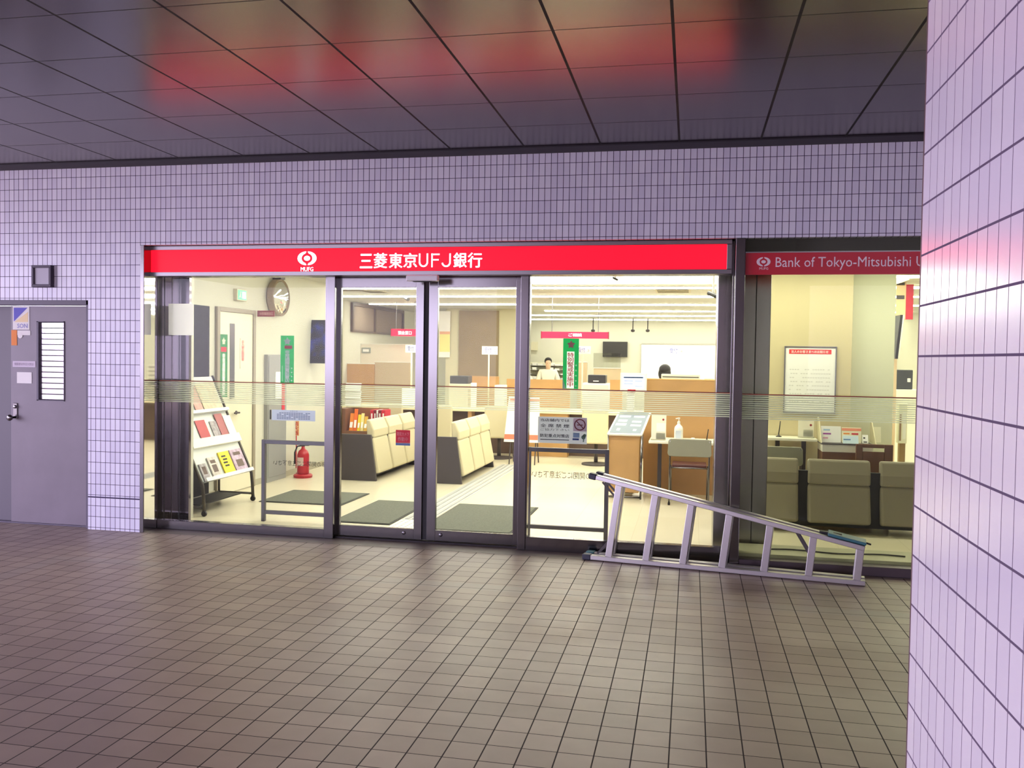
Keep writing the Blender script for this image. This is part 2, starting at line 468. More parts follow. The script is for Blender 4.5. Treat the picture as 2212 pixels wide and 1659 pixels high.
LGL = M('louvre_glass', (226, 220, 230), 0.12, 0.85)
for i in range(n):
    z = vz0 + 0.01 + (vz1 - vz0 - 0.02) * (i + 0.5) / n
    hh = (vz1 - vz0) / n * 0.40
    b.obox(((vx0 + vx1) / 2 + 0.006, 0.095, z), ((vx1 - vx0) / 2 - 0.016, 0, 0), (0, -0.0006, hh), (0, 0.003, 0))
b.build('louvre', LGL, d)
MB().box(vx0, vx1, 0.121, 0.13, vz0, vz1).build('vent_backing', M('vent_backing_dark', (60, 54, 64), 0.7), d)
hx, hz = at(33, 890, 0.07).x, at(33, 890, 0.07).z
MB().box(DX0 + 0.03, DX1 - 0.03, 0.06, 0.16, 0.001, 0.014).build('door_sill', FRAMEGREY, d)
h = MB().box(hx - 0.024, hx + 0.024, 0.066, 0.076, hz - 0.06, hz + 0.085).build('handle_plate', STEEL, d, 0.006)
b = MB(); b.lathe([(0.011, 0.066), (0.011, 0.03), (0.026, 0.026), (0.03, 0.012), (0.024, 0.0), (0.008, -0.004)], (hx - 0.012, 0, hz - 0.05), 'y')
b.build('door_knob', STEEL, h, smooth=True)
b = MB(); b.lathe([(0.016, 0.066), (0.016, 0.052), (0.012, 0.05)], (hx + 0.004, 0, hz + 0.05), 'y'); b.build('lock_cylinder', STEEL, h, smooth=True)
# things stuck on that door
def sticker(name, label, cat, px, Y, mat, th=0.003, group=None):
    x0, x1, z0, z1 = rect(*px, Y)
    o = T(name, label, cat, ((x0 + x1) / 2, Y, z0), group=group)
    MB().box(x0, x1, Y - th, Y, z0, z1).build('sheet', mat, o)
    return o, (x0, x1, z0, z1), Y - th
o, q, yf = sticker('sticker', 'white sticker with blue and yellow triangles at top left of grey door', 'sticker', (28, 662, 64, 712), 0.0745, PAPER)
MB().prism([(q[0] + 0.012, yf - 0.001, q[3] - 0.012), (q[1] - 0.02, yf - 0.001, q[3] - 0.012), (q[0] + 0.012, yf - 0.001, q[2] + 0.075)], (0, 0.001, 0)).build('blue_triangle', M('periwinkle_print', (96, 92, 196), 0.6), o)
MB().prism([(q[1] - 0.015, yf - 0.001, q[3] - 0.05), (q[1] - 0.015, yf - 0.001, q[2] + 0.07), (q[0] + 0.02, yf - 0.001, q[2] + 0.07)], (0, 0.001, 0)).build('yellow_triangle', M('pale_yellow_print', (244, 222, 170), 0.6), o)
text('SON', M('pale_blue_print', (150, 150, 205), 0.6), o, q[0] + 0.05, q[1] - 0.02, q[2] + 0.015, q[2] + 0.055, yf - 0.001, bold=0.02)
o, q, yf = sticker('tape_strip', 'orange strip of tape on the left edge of the grey door', 'tape', (25, 713, 37, 746), 0.0745, ORANGE)
o, q, yf = sticker('sticker', 'small round white sticker below the triangle sticker on grey door', 'sticker', (38, 714, 66, 724), 0.0745, PAPER)
MB().disc((q[0] + 0.03, q[2] - 0.005), 0.026, yf - 0.001, yf).build('round_sheet', PAPER, o)
o, q, yf = sticker('notice_plate', 'pale horizontal plate at the middle of the grey door', 'plate', (28, 780, 77, 793), 0.0745, M('pale_mauve_plate', (206, 194, 208), 0.5))
text('関係者以外立入禁止', M('mauve_ink', (160, 146, 168), 0.7), o, q[0] + 0.02, q[1] - 0.02, q[2] + 0.015, q[3] - 0.015, yf - 0.001)
o, q, yf = sticker('notice_sheet', 'blank white square notice above the grey door knob', 'notice', (37, 804, 69, 828), 0.0745, PAPER)
# small lamp box above the door
x0, x1, z0, z1 = rect(70, 573, 112, 620, -0.03)
o = T('wall_lamp', 'small square unlit lamp with dark frame above the grey steel door', 'lamp', ((x0 + x1) / 2, 0, z0))
b = MB(); t = 0.024
b.box(x0, x1, -0.045, 0, z1 - t, z1); b.box(x0, x1, -0.045, 0, z0, z0 + t); b.box(x0, x0 + t, -0.045, 0, z0 + t, z1 - t); b.box(x1 - t, x1, -0.045, 0, z0 + t, z1 - t)
b.build('lamp_frame', M('lamp_frame_dark', (66, 56, 74), 0.5), o, 0.003)
MB().box(x0 + t, x1 - t, -0.03, 0, z0 + t, z1 - t).build('lamp_lens', M('frosted_grey_lens', (176, 172, 184), 0.35), o)

# ------------------------------------------------------------------ shopfront: frames, glass, doors
FY = 0.19                                     # front of fixed frame
X_L = -4.80
XM0, XM1 = at(703, 900, FY).x, at(721, 900, FY).x       # first mullion
XN0, XN1 = at(1121, 900, FY).x, at(1138, 900, FY).x     # second mullion
XP0, XP1 = at(1581, 900, 0.03).x, at(1602, 900, 0.03).x # post at the right end
SGY = 0.10
sx0, sx1 = at(320, 562, SGY).x, at(1570, 555, SGY).x
sz0, sz1 = at(320, 588, SGY).z, at(320, 541, SGY).z
sfx0, sfx1, sfz0, sfz1 = at(312, 562, SGY).x, at(1581, 555, SGY).x, at(320, 597, SGY).z, at(320, 531, SGY).z
structure('trim_3', MB().box(SX0, X_L, -0.006, 0.20, 0, FT), STEEL, bevel=0.003)                 # left jamb
structure('trim_4', MB().box(X_L, XP0, 0.04, 0.32, sfz1 + 0.004, FT), STEEL_S, bevel=0.003)           # head above sign
structure('trim_5', MB().box(XP0, XP1, -0.006, 0.26, 0, FT), STEEL, bevel=0.004)                # right post
structure('trim_6', MB().box(XM0, XM1, FY, 0.32, 0.002, sfz1), STEEL, bevel=0.003)
structure('trim_7', MB().box(XN0, XN1, FY, 0.32, 0.002, sfz1), STEEL, bevel=0.003)
# illuminated fascia sign
o = T('fascia_sign', 'long bright red illuminated sign with white lettering above the sliding doors', 'sign', ((sx0 + sx1) / 2, SGY, sz0))
b = MB(); b.box(sfx0, sfx1, SGY - 0.012, 0.185, sz1, sfz1); b.box(sfx0, sfx1, SGY - 0.012, 0.185, sfz0, sz0)
b.box(sfx0, sx0, SGY - 0.012, 0.185, sz0, sz1); b.box(sx1, sfx1, SGY - 0.012, 0.185, sz0, sz1)
b.build('sign_frame', STEEL_S, o, 0.003)
SIGNRED = M('lit_red_acrylic', (255, 14, 34), 0.3, emit=2.3, spec=0.15)
SIGNWHITE = M('lit_white_acrylic', (255, 248, 255), 0.4, emit=1.5)
MB().box(sx0, sx1, SGY, 0.18, sz0, sz1).build('sign_face', SIGNRED, o)
lx0, lx1, lz0, lz1 = rect(643, 543, 684, 573, SGY)
emblem(o, (lx0 + lx1) / 2, (lz0 + lz1) / 2, (lx1 - lx0) / 2, (lz1 - lz0) / 2, SGY - 0.002, SIGNWHITE)
lx0, lx1, lz0, lz1 = rect(650, 577, 677, 586, SGY)
text('MUFG', SIGNWHITE, o, lx0, lx1, lz0, lz1, SGY - 0.003, bold=0.014)
for ch_, p0, p1, t0, t1 in (('三', 778, 804, 549, 579), ('菱', 808, 836, 547, 579), ('東', 841, 869, 547, 579), ('京', 872, 901, 547, 578), ('銀', 980, 1008, 546, 578), ('行', 1011, 1041, 546, 578)):
    lx0, lx1, lz0, lz1 = rect(p0, t0, p1, t1, SGY)
    text(ch_, SIGNWHITE, o, lx0, lx1, lz0, lz1, SGY - 0.003, bold=0.022)
def ribbon(m, pts, w_, y):
    for p_, q_ in zip(pts, pts[1:]):
        dx, dz = q_[0] - p_[0], q_[1] - p_[1]; L_ = math.hypot(dx, dz); nx, nz = -dz / L_ * w_ / 2, dx / L_ * w_ / 2; ex, ez = dx / L_ * w_ * 0.12, dz / L_ * w_ * 0.12
        m.prism([(p_[0] - ex + nx, y, p_[1] - ez + nz), (q_[0] + ex + nx, y, q_[1] + ez + nz), (q_[0] + ex - nx, y, q_[1] + ez - nz), (p_[0] - ex - nx, y, p_[1] - ez - nz)], (0, 0.001, 0))
for ch_, p0, p1 in (('U', 905, 925), ('F', 932, 951), ('J', 954, 974)):
    lx0, lx1, lz0, lz1 = rect(p0, 548, p1, 577, SGY); wl = (lx1 - lx0) * 0.16; lx0 += wl / 2; lx1 -= wl / 2
    m_ = MB(); rr = (lx1 - lx0) / 2; cxm = (lx0 + lx1) / 2; zb_ = lz0 + wl / 2 + rr
    arc = lambda a0, a1: [(cxm + rr * math.cos(math.radians(a0 + (a1 - a0) * t_ / 10)), zb_ + rr * math.sin(math.radians(a0 + (a1 - a0) * t_ / 10))) for t_ in range(11)]
    if ch_ == 'U': ribbon(m_, [(lx0, lz1)] + arc(180, 360) + [(lx1, lz1)], wl, SGY - 0.004)
    elif ch_ == 'J': ribbon(m_, arc(190, 360) + [(lx1, lz1)], wl, SGY - 0.004)
    else:
        ribbon(m_, [(lx0, lz0), (lx0, lz1)], wl, SGY - 0.004); ribbon(m_, [(lx0 - wl / 2, lz1 - wl / 2), (lx1, lz1 - wl / 2)], wl, SGY - 0.0042); ribbon(m_, [(lx0, (lz0 * 0.46 + lz1 * 0.54)), (lx1 - wl * 0.6, (lz0 * 0.46 + lz1 * 0.54))], wl * 0.95, SGY - 0.0044)
    m_.build('lettering', SIGNWHITE, o)

def film(parent, x0, x1, y, zt=1.366, zb=1.172, mat=FILM):
    MB().box(x0, x1, y - 0.0012, y - 0.0006, zb, zt - 0.004).build('frosted_film', mat, parent)
    MB().box(x0, x1, y - 0.0016, y - 0.0006, zt - 0.004, zt + 0.004).build('red_film_line', REDLINE, parent)
def frame(name, x0, x1, z0, z1, y0, y1, l, r, bt, tp, mat, parent, bevel=0.002):
    b = MB()
    b.box(x0, x0 + l, y0, y1, z0, z1); b.box(x1 - r, x1, y0, y1, z0, z1)
    if bt: b.box(x0 + l, x1 - r, y0, y1, z0, z0 + bt)
    if tp: b.box(x0 + l, x1 - r, y0, y1, z1 - tp, z1)
    return b.build(name, mat, parent, bevel)
ZG = sfz0
# left fixed window
wn1 = T('window_1', 'left fixed glass pane beside the sliding doors', 'window', ((X_L + XM0) / 2, FY, 0), kind='structure')
frame('window_frame', X_L + 0.001, XM0 - 0.001, 0.003, sfz1, FY + 0.005, 0.27, 0.004, 0.010, at(500, 1133, FY).z, sfz1 - ZG, STEEL, wn1)
MB().box(X_L + 0.005, XM0 - 0.011, GY, GY + 0.008, at(500, 1133, FY).z, ZG).build('glass', GLASS, wn1)
film(wn1, X_L + 0.005, XM0 - 0.011, GY)
x0, x1, z0, z1 = rect(589, 996, 704, 1007, GY)
text('扉の開閉にご注意下さい', INK, wn1, x0, x1, z0, z1, GY + 0.010, mirror=True)
# right fixed window (through to the post)
wn2 = T('window_2', 'right fixed glass pane behind the ladder', 'window', ((XN1 + XP0) / 2, FY, 0), kind='structure')
frame('window_frame', XN1 + 0.001, XP0 - 0.001, 0.003, sfz1, FY + 0.005, 0.27, 0.010, 0.010, at(1300, 1170, FY).z, sfz1 - ZG, STEEL, wn2)
MB().box(XN1 + 0.011, XP0 - 0.011, GY, GY + 0.008, at(1300, 1170, FY).z, ZG).build('glass', GLASS, wn2)
film(wn2, XN1 + 0.011, XP0 - 0.011, GY)
x0, x1, z0, z1 = rect(1148, 1019, 1290, 1034, GY)
text('扉の開閉にご注意下さい', INK, wn2, x0, x1, z0, z1, GY + 0.010, mirror=True)
# sliding doors
DYF = 0.275
xc0, xc1 = at(913, 900, DYF).x, at(924, 900, DYF).x
dl0, dr1 = at(717, 900, DYF).x, at(1125, 900, DYF).x
dzb, dzt = at(820, 1139, DYF).z, at(820, 621, DYF).z
for nm, x0, x1, wl, wr, lab in (('door_2', dl0, xc0, at(735, 900, DYF).x - dl0, xc0 - at(896, 900, DYF).x, 'left leaf of the glass sliding doors'),
                               ('door_3', xc1, dr1, at(943, 900, DYF).x - xc1, dr1 - at(1111, 900, DYF).x, 'right leaf of the glass sliding doors')):
    d = T(nm, lab, 'door', ((x0 + x1) / 2, DYF, 0), kind='structure')
    frame('door_frame', x0, x1, 0.02, sfz0 + 0.05, DYF, DYF + 0.04, wl, wr, dzb - 0.02, sfz0 + 0.05 - dzt, STEEL, d)
    MB().box(x0 + wl, x1 - wr, DYF + 0.016, DYF + 0.024, dzb, dzt).build('glass', GLASS, d)
    film(d, x0 + wl, x1 - wr, DYF + 0.016)
    cx = xc0 - 0.16 if nm == 'door_2' else xc1 + 0.13
    MB().lathe([(0.016, DYF), (0.016, DYF - 0.006), (0.006, DYF - 0.008)], (cx, 0, 0.075), 'y').build('floor_lock', STEEL_S, d, smooth=True)
structure('trim_8', MB().box(xc0 - 0.002, xc1 + 0.002, DYF + 0.012, DYF + 0.03, 0.02, sfz0 + 0.05), BLACK)     # black seal between the leaves
structure('trim_9', MB().box(XM1, XN0, 0.20, 0.36, sfz0 + 0.05, sfz1), STEEL_S)
structure('trim_10', MB().box(XM1, XN0, 0.24, 0.36, 0.003, 0.016), M('door_track_dark', (50, 44, 46), 0.5, 0.6))
x0, x1, z0, z1 = rect(877, 594, 946, 607, 0.04)
o = T('door_sensor', 'white motion sensor box under the red sign above the sliding doors', 'sensor', ((x0 + x1) / 2, 0.06, z0))
MB().box(x0, x1, 0.03, 0.086, z0, z1).build('sensor_case', M('white_plastic', (244, 240, 244), 0.4), o, 0.01)
MB().box(x0 + 0.06, x1 - 0.06, 0.04, 0.08, z0 - 0.006, z0 + 0.002).build('sensor_lens', BLACK, o)
# right shop window with the dark red sign band
RY = 0.05
wn3 = T('window_3', 'right shop window under the dark red sign, cut off by the tiled pillar', 'window', (2.4, RY, 0), kind='structure')
rb = at(1920, 1224, RY).z
b = MB(); b.box(XP1 + 0.001, SX1, 0.005, 0.12, 0.003, rb); b.box(SX1 - 0.05, SX1, 0.005, 0.12, rb, FT); b.build('window_frame', M('dark_bronze_frame', (86, 76, 80), 0.35, 0.8), wn3, 0.003)
MB().box(XP1 + 0.002, SX1 - 0.05, RY, RY + 0.008, rb, FT).build('glass', GLASS2, wn3)
film(wn3, XP1 + 0.002, SX1 - 0.05, RY)
MB().box(XP1 + 0.002, SX1 - 0.05, RY + 0.03, RY + 0.06, at(1800, 541, RY).z, FT).build('transom_panel', M('dark_transom', (58, 52, 60), 0.4), wn3)
x0, x1, z0, z1 = rect(1604, 547, 1983, 593, RY)
z1 = at(1610, 547, RY).z; z0 = at(1610, 594, RY).z
o = T('window_sign', 'dark red unlit sign with white english lettering, right of the steel post', 'sign', ((XP1 + SX1) / 2, RY - 0.02, z0))
MB().box(XP1 + 0.004, SX1 - 0.06, RY - 0.016, RY - 0.003, z0, z1).build('sign_face', M('dark_red_panel', (204, 16, 44), 0.35), o)
MB().box(XP1 + 0.004, SX1 - 0.06, RY - 0.018, RY - 0.002, z1, z1 + 0.008).build('sign_frame', STEEL_S, o)
SW = M('pale_pink_lettering', (252, 232, 238), 0.5)
lx0, lx1, lz0, lz1 = rect(1634, 556, 1664, 576, RY)
emblem(o, (lx0 + lx1) / 2, (lz0 + lz1) / 2, (lx1 - lx0) / 2, (lz1 - lz0) / 2, RY - 0.0165, SW)
lx0, lx1, lz0, lz1 = rect(1640, 578, 1659, 583, RY)
text('MUFG', SW, o, lx0, lx1, lz0, lz1, RY - 0.0175)
lx0, lx1, lz0, lz1 = rect(1675, 556, 1983, 583, RY)
us = (lx1 - lx0) / 0.905
text('Bank of Tokyo-Mitsubishi UFJ', SW, o, lx0, lx0 + us, at(1700, 584, RY).z, at(1700, 556, RY).z, RY - 0.0175)

# ------------------------------------------------------------------ ladder lying on its side
def ladder():
    A, B = Vector((-0.82, -0.02, 0)), Vector((1.27, -0.33, 0))
    du = (B - A).normalized(); dn = Vector((-du.y, du.x, 0)); L = (B - A).length
    vl = at(1290, 1026, A.y).z; vr = at(1880, 1181, B.y).z
    o = T('stepladder', 'folded aluminium stepladder lying on its side on the paving outside the right pane', 'ladder', (A + B) / 2)
    def P(u, v, n): return A + du * u + dn * n + Vector((0, 0, v))
    for hf, n0 in (('front', 0.035), ('rear', 0.145)):
        sh = 0.0 if hf == 'front' else 0.03
        lo = MB().bar(P(0.02, 0.022, n0), P(L, 0.022, n0), 0.058, 0.036).build('side_rail', ALU, o, 0.004)
        MB().bar(P(-0.015, 0.024, n0), P(0.055, 0.024, n0), 0.07, 0.046).build('rubber_foot', TEAL if hf == 'rear' else DKBLUE, lo, 0.008)
        up = MB().bar(P(0.06 + sh, vl - 0.015, n0), P(L - 0.01, vr - 0.02, n0), 0.058, 0.036).build('side_rail', ALU, o, 0.004)
        e = (P(L, vr, 0) - P(0.06, vl, 0)).normalized()
        q = P(0.06 + sh, vl - 0.015, n0)
        MB().bar(q - e * 0.035, q + e * 0.03, 0.068, 0.05).build('rubber_foot', DKBLUE, up, 0.01)
        for i in range(7):
            u0 = [0.20, 0.50, 0.79, 1.09, 1.40, 1.72, 2.055][i]
            u1 = u0 + 0.075 - 0.055 * i / 6
            t = (u1 - 0.06) / (L - 0.06)
            v1 = vl - 0.03 + (vr - vl) * t
            MB().bar(P(u0, 0.04, n0), P(u1, v1, n0), 0.05, 0.052, up=du).build('rung', ALU, o, 0.003)
        for (ua, va, ub, vb) in ((0.10, 0.05, 0.19, 0.16), (0.13, vl - 0.06, 0.235, vl - 0.17), (1.62, None, 1.735, 0.17)):
            if va is None: va = vl - 0.03 + (vr - vl) * (ua / L)
            MB().bar(P(ua, va, n0 + 0.02), P(ub, vb, n0 + 0.02), 0.004, 0.016).build('brace', CHAR, o)
    hg = MB()
    e = (P(L, vr, 0) - P(0.06, vl, 0)).normalized()
    q1 = P(L + 0.0, vr - 0.01, 0.09); q0 = q1 - e * 0.27
    hg.bar(q0 + Vector((0, 0, 0.022)), q1 + Vector((0, 0, 0.022)), 0.16, 0.022)
    hg.build('top_cap', TEAL, o, 0.006)
    MB().bar(q0 - e * 0.06 + Vector((0, 0, 0.012)), q0 + e * 0.1 + Vector((0, 0, 0.03)), 0.05, 0.02).build('hinge', BLACK, o, 0.003)
    MB().bar(q1 - e * 0.03 + Vector((0, 0, 0.02)), q1 + e * 0.035 + Vector((0, 0, 0.016)), 0.012, 0.012).build('hinge_pin', BLACK, o)
ladder()

# ------------------------------------------------------------------ the bank room shell
BX0, BX1, BY1, LWX, LWY = -6.5, 4.6, 16.8, -5.25, 5.6
structure('floor', MB().box(BX0 - 0.1, BX1, 0.30, BY1, -0.1, 0.0), VINYL)
structure('ceiling', MB().box(BX0 - 0.1, BX1, 0.33, BY1, ROOM_Z, ROOM_Z + 0.15), CEILW)
structure('wall_left', MB().box(LWX - 0.1, LWX, 0.19, LWY, 0, ROOM_Z), CREAM)
structure('wall_left_rear', MB().box(BX0 - 0.1, BX0, LWY - 0.1, BY1, 0, ROOM_Z).box(BX0, LWX - 0.1, LWY - 0.1, LWY, 0, ROOM_Z), CREAM)
structure('wall_back', MB().box(BX0 - 0.1, BX1, BY1, BY1 + 0.1, 0, ROOM_Z), CREAM)
structure('wall_right', MB().box(BX1, BX1 + 0.1, 0.19, BY1, 0, ROOM_Z + 0.15), CREAM)
structure('trim_11', MB().box(BX0 - 0.1, BX1, 0.195, 0.33, FT + 0.002, ROOM_Z + 0.6), CEILW)
structure('baseboard_left', MB().box(LWX, LWX + 0.012, 0.85, LWY, 0, 0.075), M('grey_baseboard', (178, 172, 150), 0.6))
YPN = atx(370.5, 900, X_L).y
structure('column_left', MB().box(LWX + 0.001, X_L, 0.201, 0.80, 0, ROOM_Z), CREAM)
structure('trim_18', MB().box(X_L - 0.0005, X_L + 0.0012, 0.194, YPN, 0.003, ROOM_Z), MIRROR)
b = MB(); b.box(X_L + 0.0013, at(408, 900, YPN).x, YPN, YPN + 0.04, 0, ROOM_Z)
structure('trim_19', b, M('polished_panel', (104, 96, 102), 0.07, 1.0), bevel=0.003)
b = MB()
for pxx in (340, 355.5):
    yy = atx(pxx, 900, X_L).y
    if abs(yy - GY) > 0.03: b.box(X_L - 0.002, X_L + 0.0018, yy - 0.003, yy + 0.003, 0, ROOM_Z)
xg = at(387.5, 900, YPN).x
b.box(xg - 0.003, xg + 0.003, YPN - 0.0006, YPN + 0.002, 0, ROOM_Z)
structure('trim_12', b, BLACK)
# mirror-polished reveal outside the glass belongs to the jamb
structure('trim_13', MB().box(X_L - 0.001, X_L + 0.0012, 0.0, 0.194, 0.003, sfz0), MIRROR)
# big steel clad column behind the right post
cx0, cx1 = at(1545, 900, 0.6).x, at(1660, 900, 0.6).x
structure('column_right', MB().box(cx0, cx1, 0.6, 1.05, 0, ROOM_Z), M('column_steel', (150, 146, 148), 0.22, 1.0), bevel=0.006)
gx = at(1628, 900, 0.6).x
structure('trim_14', MB().box(gx - 0.004, gx + 0.004, 0.597, 0.602, 0, ROOM_Z), BLACK)
o = T('floor_socket', 'small dark box on the floor at the foot of the steel column', 'box', (at(1630, 1180, 0.56).x, 0.56, 0))
x0, x1, z0, z1 = rect(1622, 1177, 1640, 1192, 0.56)
MB().box(x0, x1, 0.54, 0.595, 0, max(z1, 0.07)).build('socket_case', CHAR, o, 0.004)
# beige column with a poster, and the paler one behind it
KY = 3.0
kx0, kx1 = at(1660, 800, KY).x, at(1839, 800, KY).x
structure('column_beige', MB().box(kx0, kx1, KY, KY + 0.7, 0, ROOM_Z), M('beige_panel', (206, 192, 154), 0.5), bevel=0.004)
qx1 = at(1931, 800, KY + 0.15).x
structure('column_pale', MB().box(kx1 + 0.001, qx1, KY + 0.15, KY + 0.75, 0, ROOM_Z), M('pale_green_panel', (210, 210, 182), 0.5), bevel=0.004)
structure('trim_15', MB().box(kx0 - 0.03, kx0 - 0.001, KY + 0.01, KY + 0.2, 0, ROOM_Z), M('white_edge', (240, 238, 214), 0.5))

# fluorescent lines
LY = [1.15, 2.35, 4.0] + [atz(1300, y, ROOM_Z).y for y in (619, 638, 656, 670, 680, 689)]
names = ['short front-most', 'front-most full width', 'second', 'third', 'fourth', 'fifth', 'sixth', 'seventh', 'rearmost']
for i, y in enumerate(LY):
    x0 = -4.6 if i < 3 else (-5.6 if i < 5 else -3.9)
    if i >= 4: x0 = max(-6.3, atz({4: 728, 5: 785, 6: 1180, 7: 1145, 8: 1145}[i], {4: 640, 5: 655, 6: 671, 7: 681, 8: 690}[i], ROOM_Z).x)
    o = T('ceiling_light_or_glare_band', '%s continuous fluorescent line across the bank ceiling, counted from the shopfront' % names[i], 'ceiling light', (0, y, ROOM_Z - 0.03), group='fluorescent lines on the bank ceiling')
    x1 = 0.1 if i == 0 else 4.3
    MB().box(x0, x1, y - 0.09, y + 0.09, ROOM_Z - 0.012, ROOM_Z + 0.001).build('light_housing', WHITE, o)
    MB().box(x0 + 0.02, x1 - 0.02, y - 0.06, y + 0.06, ROOM_Z - 0.03, ROOM_Z - 0.012).build('light_tube_or_glare_glow', TUBE, o)
y = atz(1300, 606, ROOM_Z).y
o = T('ceiling_light_or_glare_band', 'broad made-up glowing panel for the glare band near the top of the right pane', 'ceiling light', (0, y, ROOM_Z - 0.03))  # glow of this made-up panel stands in for a bright glare band
xw = atz(1143, 606, ROOM_Z).x
MB().box(xw - 0.05, 2.6, y - 0.34, y + 0.34, ROOM_Z - 0.012, ROOM_Z + 0.001).build('light_housing', WHITE, o)
MB().box(xw, 2.55, y - 0.3, y + 0.3, ROOM_Z - 0.025, ROOM_Z - 0.012).build('light_tube_or_glare_glow', M('glare_band_glow', (255, 250, 228), 0.5, emit=2.0), o)

# ------------------------------------------------------------------ bank: floor things
def mat_thing(label, x0, x1, y0, y1, group='grey door mats inside the shopfront'):
    o = T('door_mat', label, 'mat', ((x0 + x1) / 2, (y0 + y1) / 2, 0), group=group)
    MB().box(x0, x1, y0, y1, 0.001, 0.009).build('mat_edge', M('mat_rubber_edge', (60, 60, 56), 0.8), o, 0.003)
    MB().box(x0 + 0.02, x1 - 0.02, y0 + 0.02, y1 - 0.02, 0.009, 0.013).build('mat_pile', MAT_G, o)
mat_thing('dark grey mat beside the magazine rack, behind the left guard rail', -4.62, -3.66, 1.80, 2.66)
mat_thing('dark grey mat behind the left sliding door leaf', -3.40, -2.80, 0.93, 2.25)
mat_thing('dark grey mat behind the right sliding door leaf', -2.47, -1.59, 0.80, 2.28)
o = T('tactile_path', 'grey ridged tactile guide path leading from the doors into the bank', 'tactile paving', (-2.64, 3.9, 0))
b = MB(); b.box(-2.79, -2.49, 1.25, 5.92, 0.0005, 0.003); b.build('base_strip', TACT, o)
b = MB()
for i in range(4):
    x = -2.76 + 0.07 * i
    b.box(x, x + 0.035, 1.27, 5.90, 0.003, 0.009)
b.build('ridge', M('tactile_ridge', (166, 166, 164), 0.5), o)
k = NT('tactile_dots'); oo = k.xyz()
fx = k.math('SUBTRACT', k.math('FRACT', k.math('DIVIDE', oo[0], 0.06)), 0.5); fy = k.math('SUBTRACT', k.math('FRACT', k.math('DIVIDE', oo[1], 0.06)), 0.5)
dd = k.math('LESS_THAN', k.math('ADD', k.math('MULTIPLY', fx, fx), k.math('MULTIPLY', fy, fy)), 0.05)
k.l(k.mix(dd, (228, 226, 214), (150, 148, 138)), k.b.inputs['Base Color']); k.b.inputs['Roughness'].default_value = 0.6
bpn = k.n('ShaderNodeBump'); bpn.inputs['Distance'].default_value = 0.005; k.l(dd, bpn.inputs['Height']); k.l(bpn.outputs[0], k.b.inputs['Normal'])
TACTD = k.m
o = T('tactile_plate', 'white dotted tactile floor plate just inside the sliding doors', 'tactile paving', (-2.9, 0.8, 0))
MB().box(-3.35, -1.65, 0.40, 0.78, 0.0005, 0.003).box(-2.79, -2.49, 0.79, 1.24, 0.0005, 0.003).build('base_plate', TACTD, o)
# ------------------------------------------------------------------ guard rails
def guard(label, x0, x1, y, zt):
    o = T('guard_rail', label, 'guard rail', ((x0 + x1) / 2, y, 0), group='steel guard rails inside the fixed panes')
    w_ = 0.018
    for x in (x0, x1): MB().box(x - w_, x + w_, y - w_, y + w_, 0, zt).build('post', RAIL, o, 0.003)
    MB().box(x0 + w_, x1 - w_, y - w_, y + w_, zt - 0.04, zt - 0.002).build('top_rail', RAIL, o, 0.003)
    MB().box(x0 + w_, x1 - w_, y - w_, y + w_, 0.072, 0.108).build('bottom_rail', RAIL, o, 0.003)
guard('steel guard rail behind the left fixed pane, beside the magazine rack', -4.045, -3.285, 0.8, 0.795)
guard('steel guard rail behind the right fixed pane, beside the ladder', -1.43, -0.722, 0.8, 0.815)

# ------------------------------------------------------------------ left wall of the bank
def wall_rect(p):
    a = atx(p[0], (p[1] + p[3]) / 2, LWX).y; c = atx(p[2], (p[1] + p[3]) / 2, LWX).y
    return a, c, atx((p[0] + p[2]) / 2, p[3], LWX).z, atx((p[0] + p[2]) / 2, p[1], LWX).z
d = T('door_4', 'cream inner door with narrow dark window slit on the left wall', 'door', (LWX, 2.4, 0), kind='structure')
b = MB(); b.box(LWX, LWX + 0.035, 1.96, 2.02, 0, 2.15); b.box(LWX, LWX + 0.035, 2.79, 2.85, 0, 2.15); b.box(LWX, LWX + 0.035, 2.02, 2.79, 2.10, 2.15)
b.build('door_frame', M('taupe_door_frame', (150, 140, 120), 0.5), d, 0.003)
MB().box(LWX, LWX + 0.02, 2.023, 2.787, 0.01, 2.097).build('door_leaf', M('cream_door_leaf', (226, 220, 194), 0.5), d)
MB().box(LWX + 0.02, LWX + 0.024, 2.25, 2.36, 1.1, 1.97).build('window_slit', M('dark_slit_glass', (84, 86, 90), 0.2), d, 0.002)
b = MB(); b.lathe([(0.022, 0.02), (0.022, 0.03), (0.01, 0.032), (0.01, 0.07)], (LWX, 2.40, 0.93), 'x'); b.bar((LWX + 0.065, 2.40, 0.93), (LWX + 0.065, 2.29, 0.93), 0.018, 0.018)
b.build('door_handle', CHAR, d, smooth=False)
structure('door_5', MB().box(LWX, LWX + 0.03, 1.45, 1.80, 0, 2.14), M('dark_glass_door', (30, 28, 33), 0.55, spec=0.2), bevel=0.003)
def wall_sign(name, label, cat, p, mat, th=0.006, group=None, off=0.0):
    y0, y1, z0, z1 = wall_rect(p)
    o = T(name, label, cat, (LWX + off, (y0 + y1) / 2, z0), group=group)
    MB().box(LWX + off + 0.0005, LWX + off + th, y0, y1, z0, z1).build('sheet', mat, o)
    return o, y0, y1, z0, z1, LWX + off + th
def star(parent, c, r, mat, y=None, x=None):
    pts = []
    for k_ in range(10):
        a = math.pi / 2 + k_ * math.pi / 5; rr = r if k_ % 2 == 0 else r * 0.55
        if x is None: pts.append((c[0] + rr * math.cos(a), y, c[1] + rr * math.sin(a)))
        else: pts.append((x, c[0] + rr * math.cos(a), c[1] + rr * math.sin(a)))
    MB().prism(pts, (0, 0.0008, 0) if x is None else (-0.0008, 0, 0)).build('star_emblem', mat, parent)
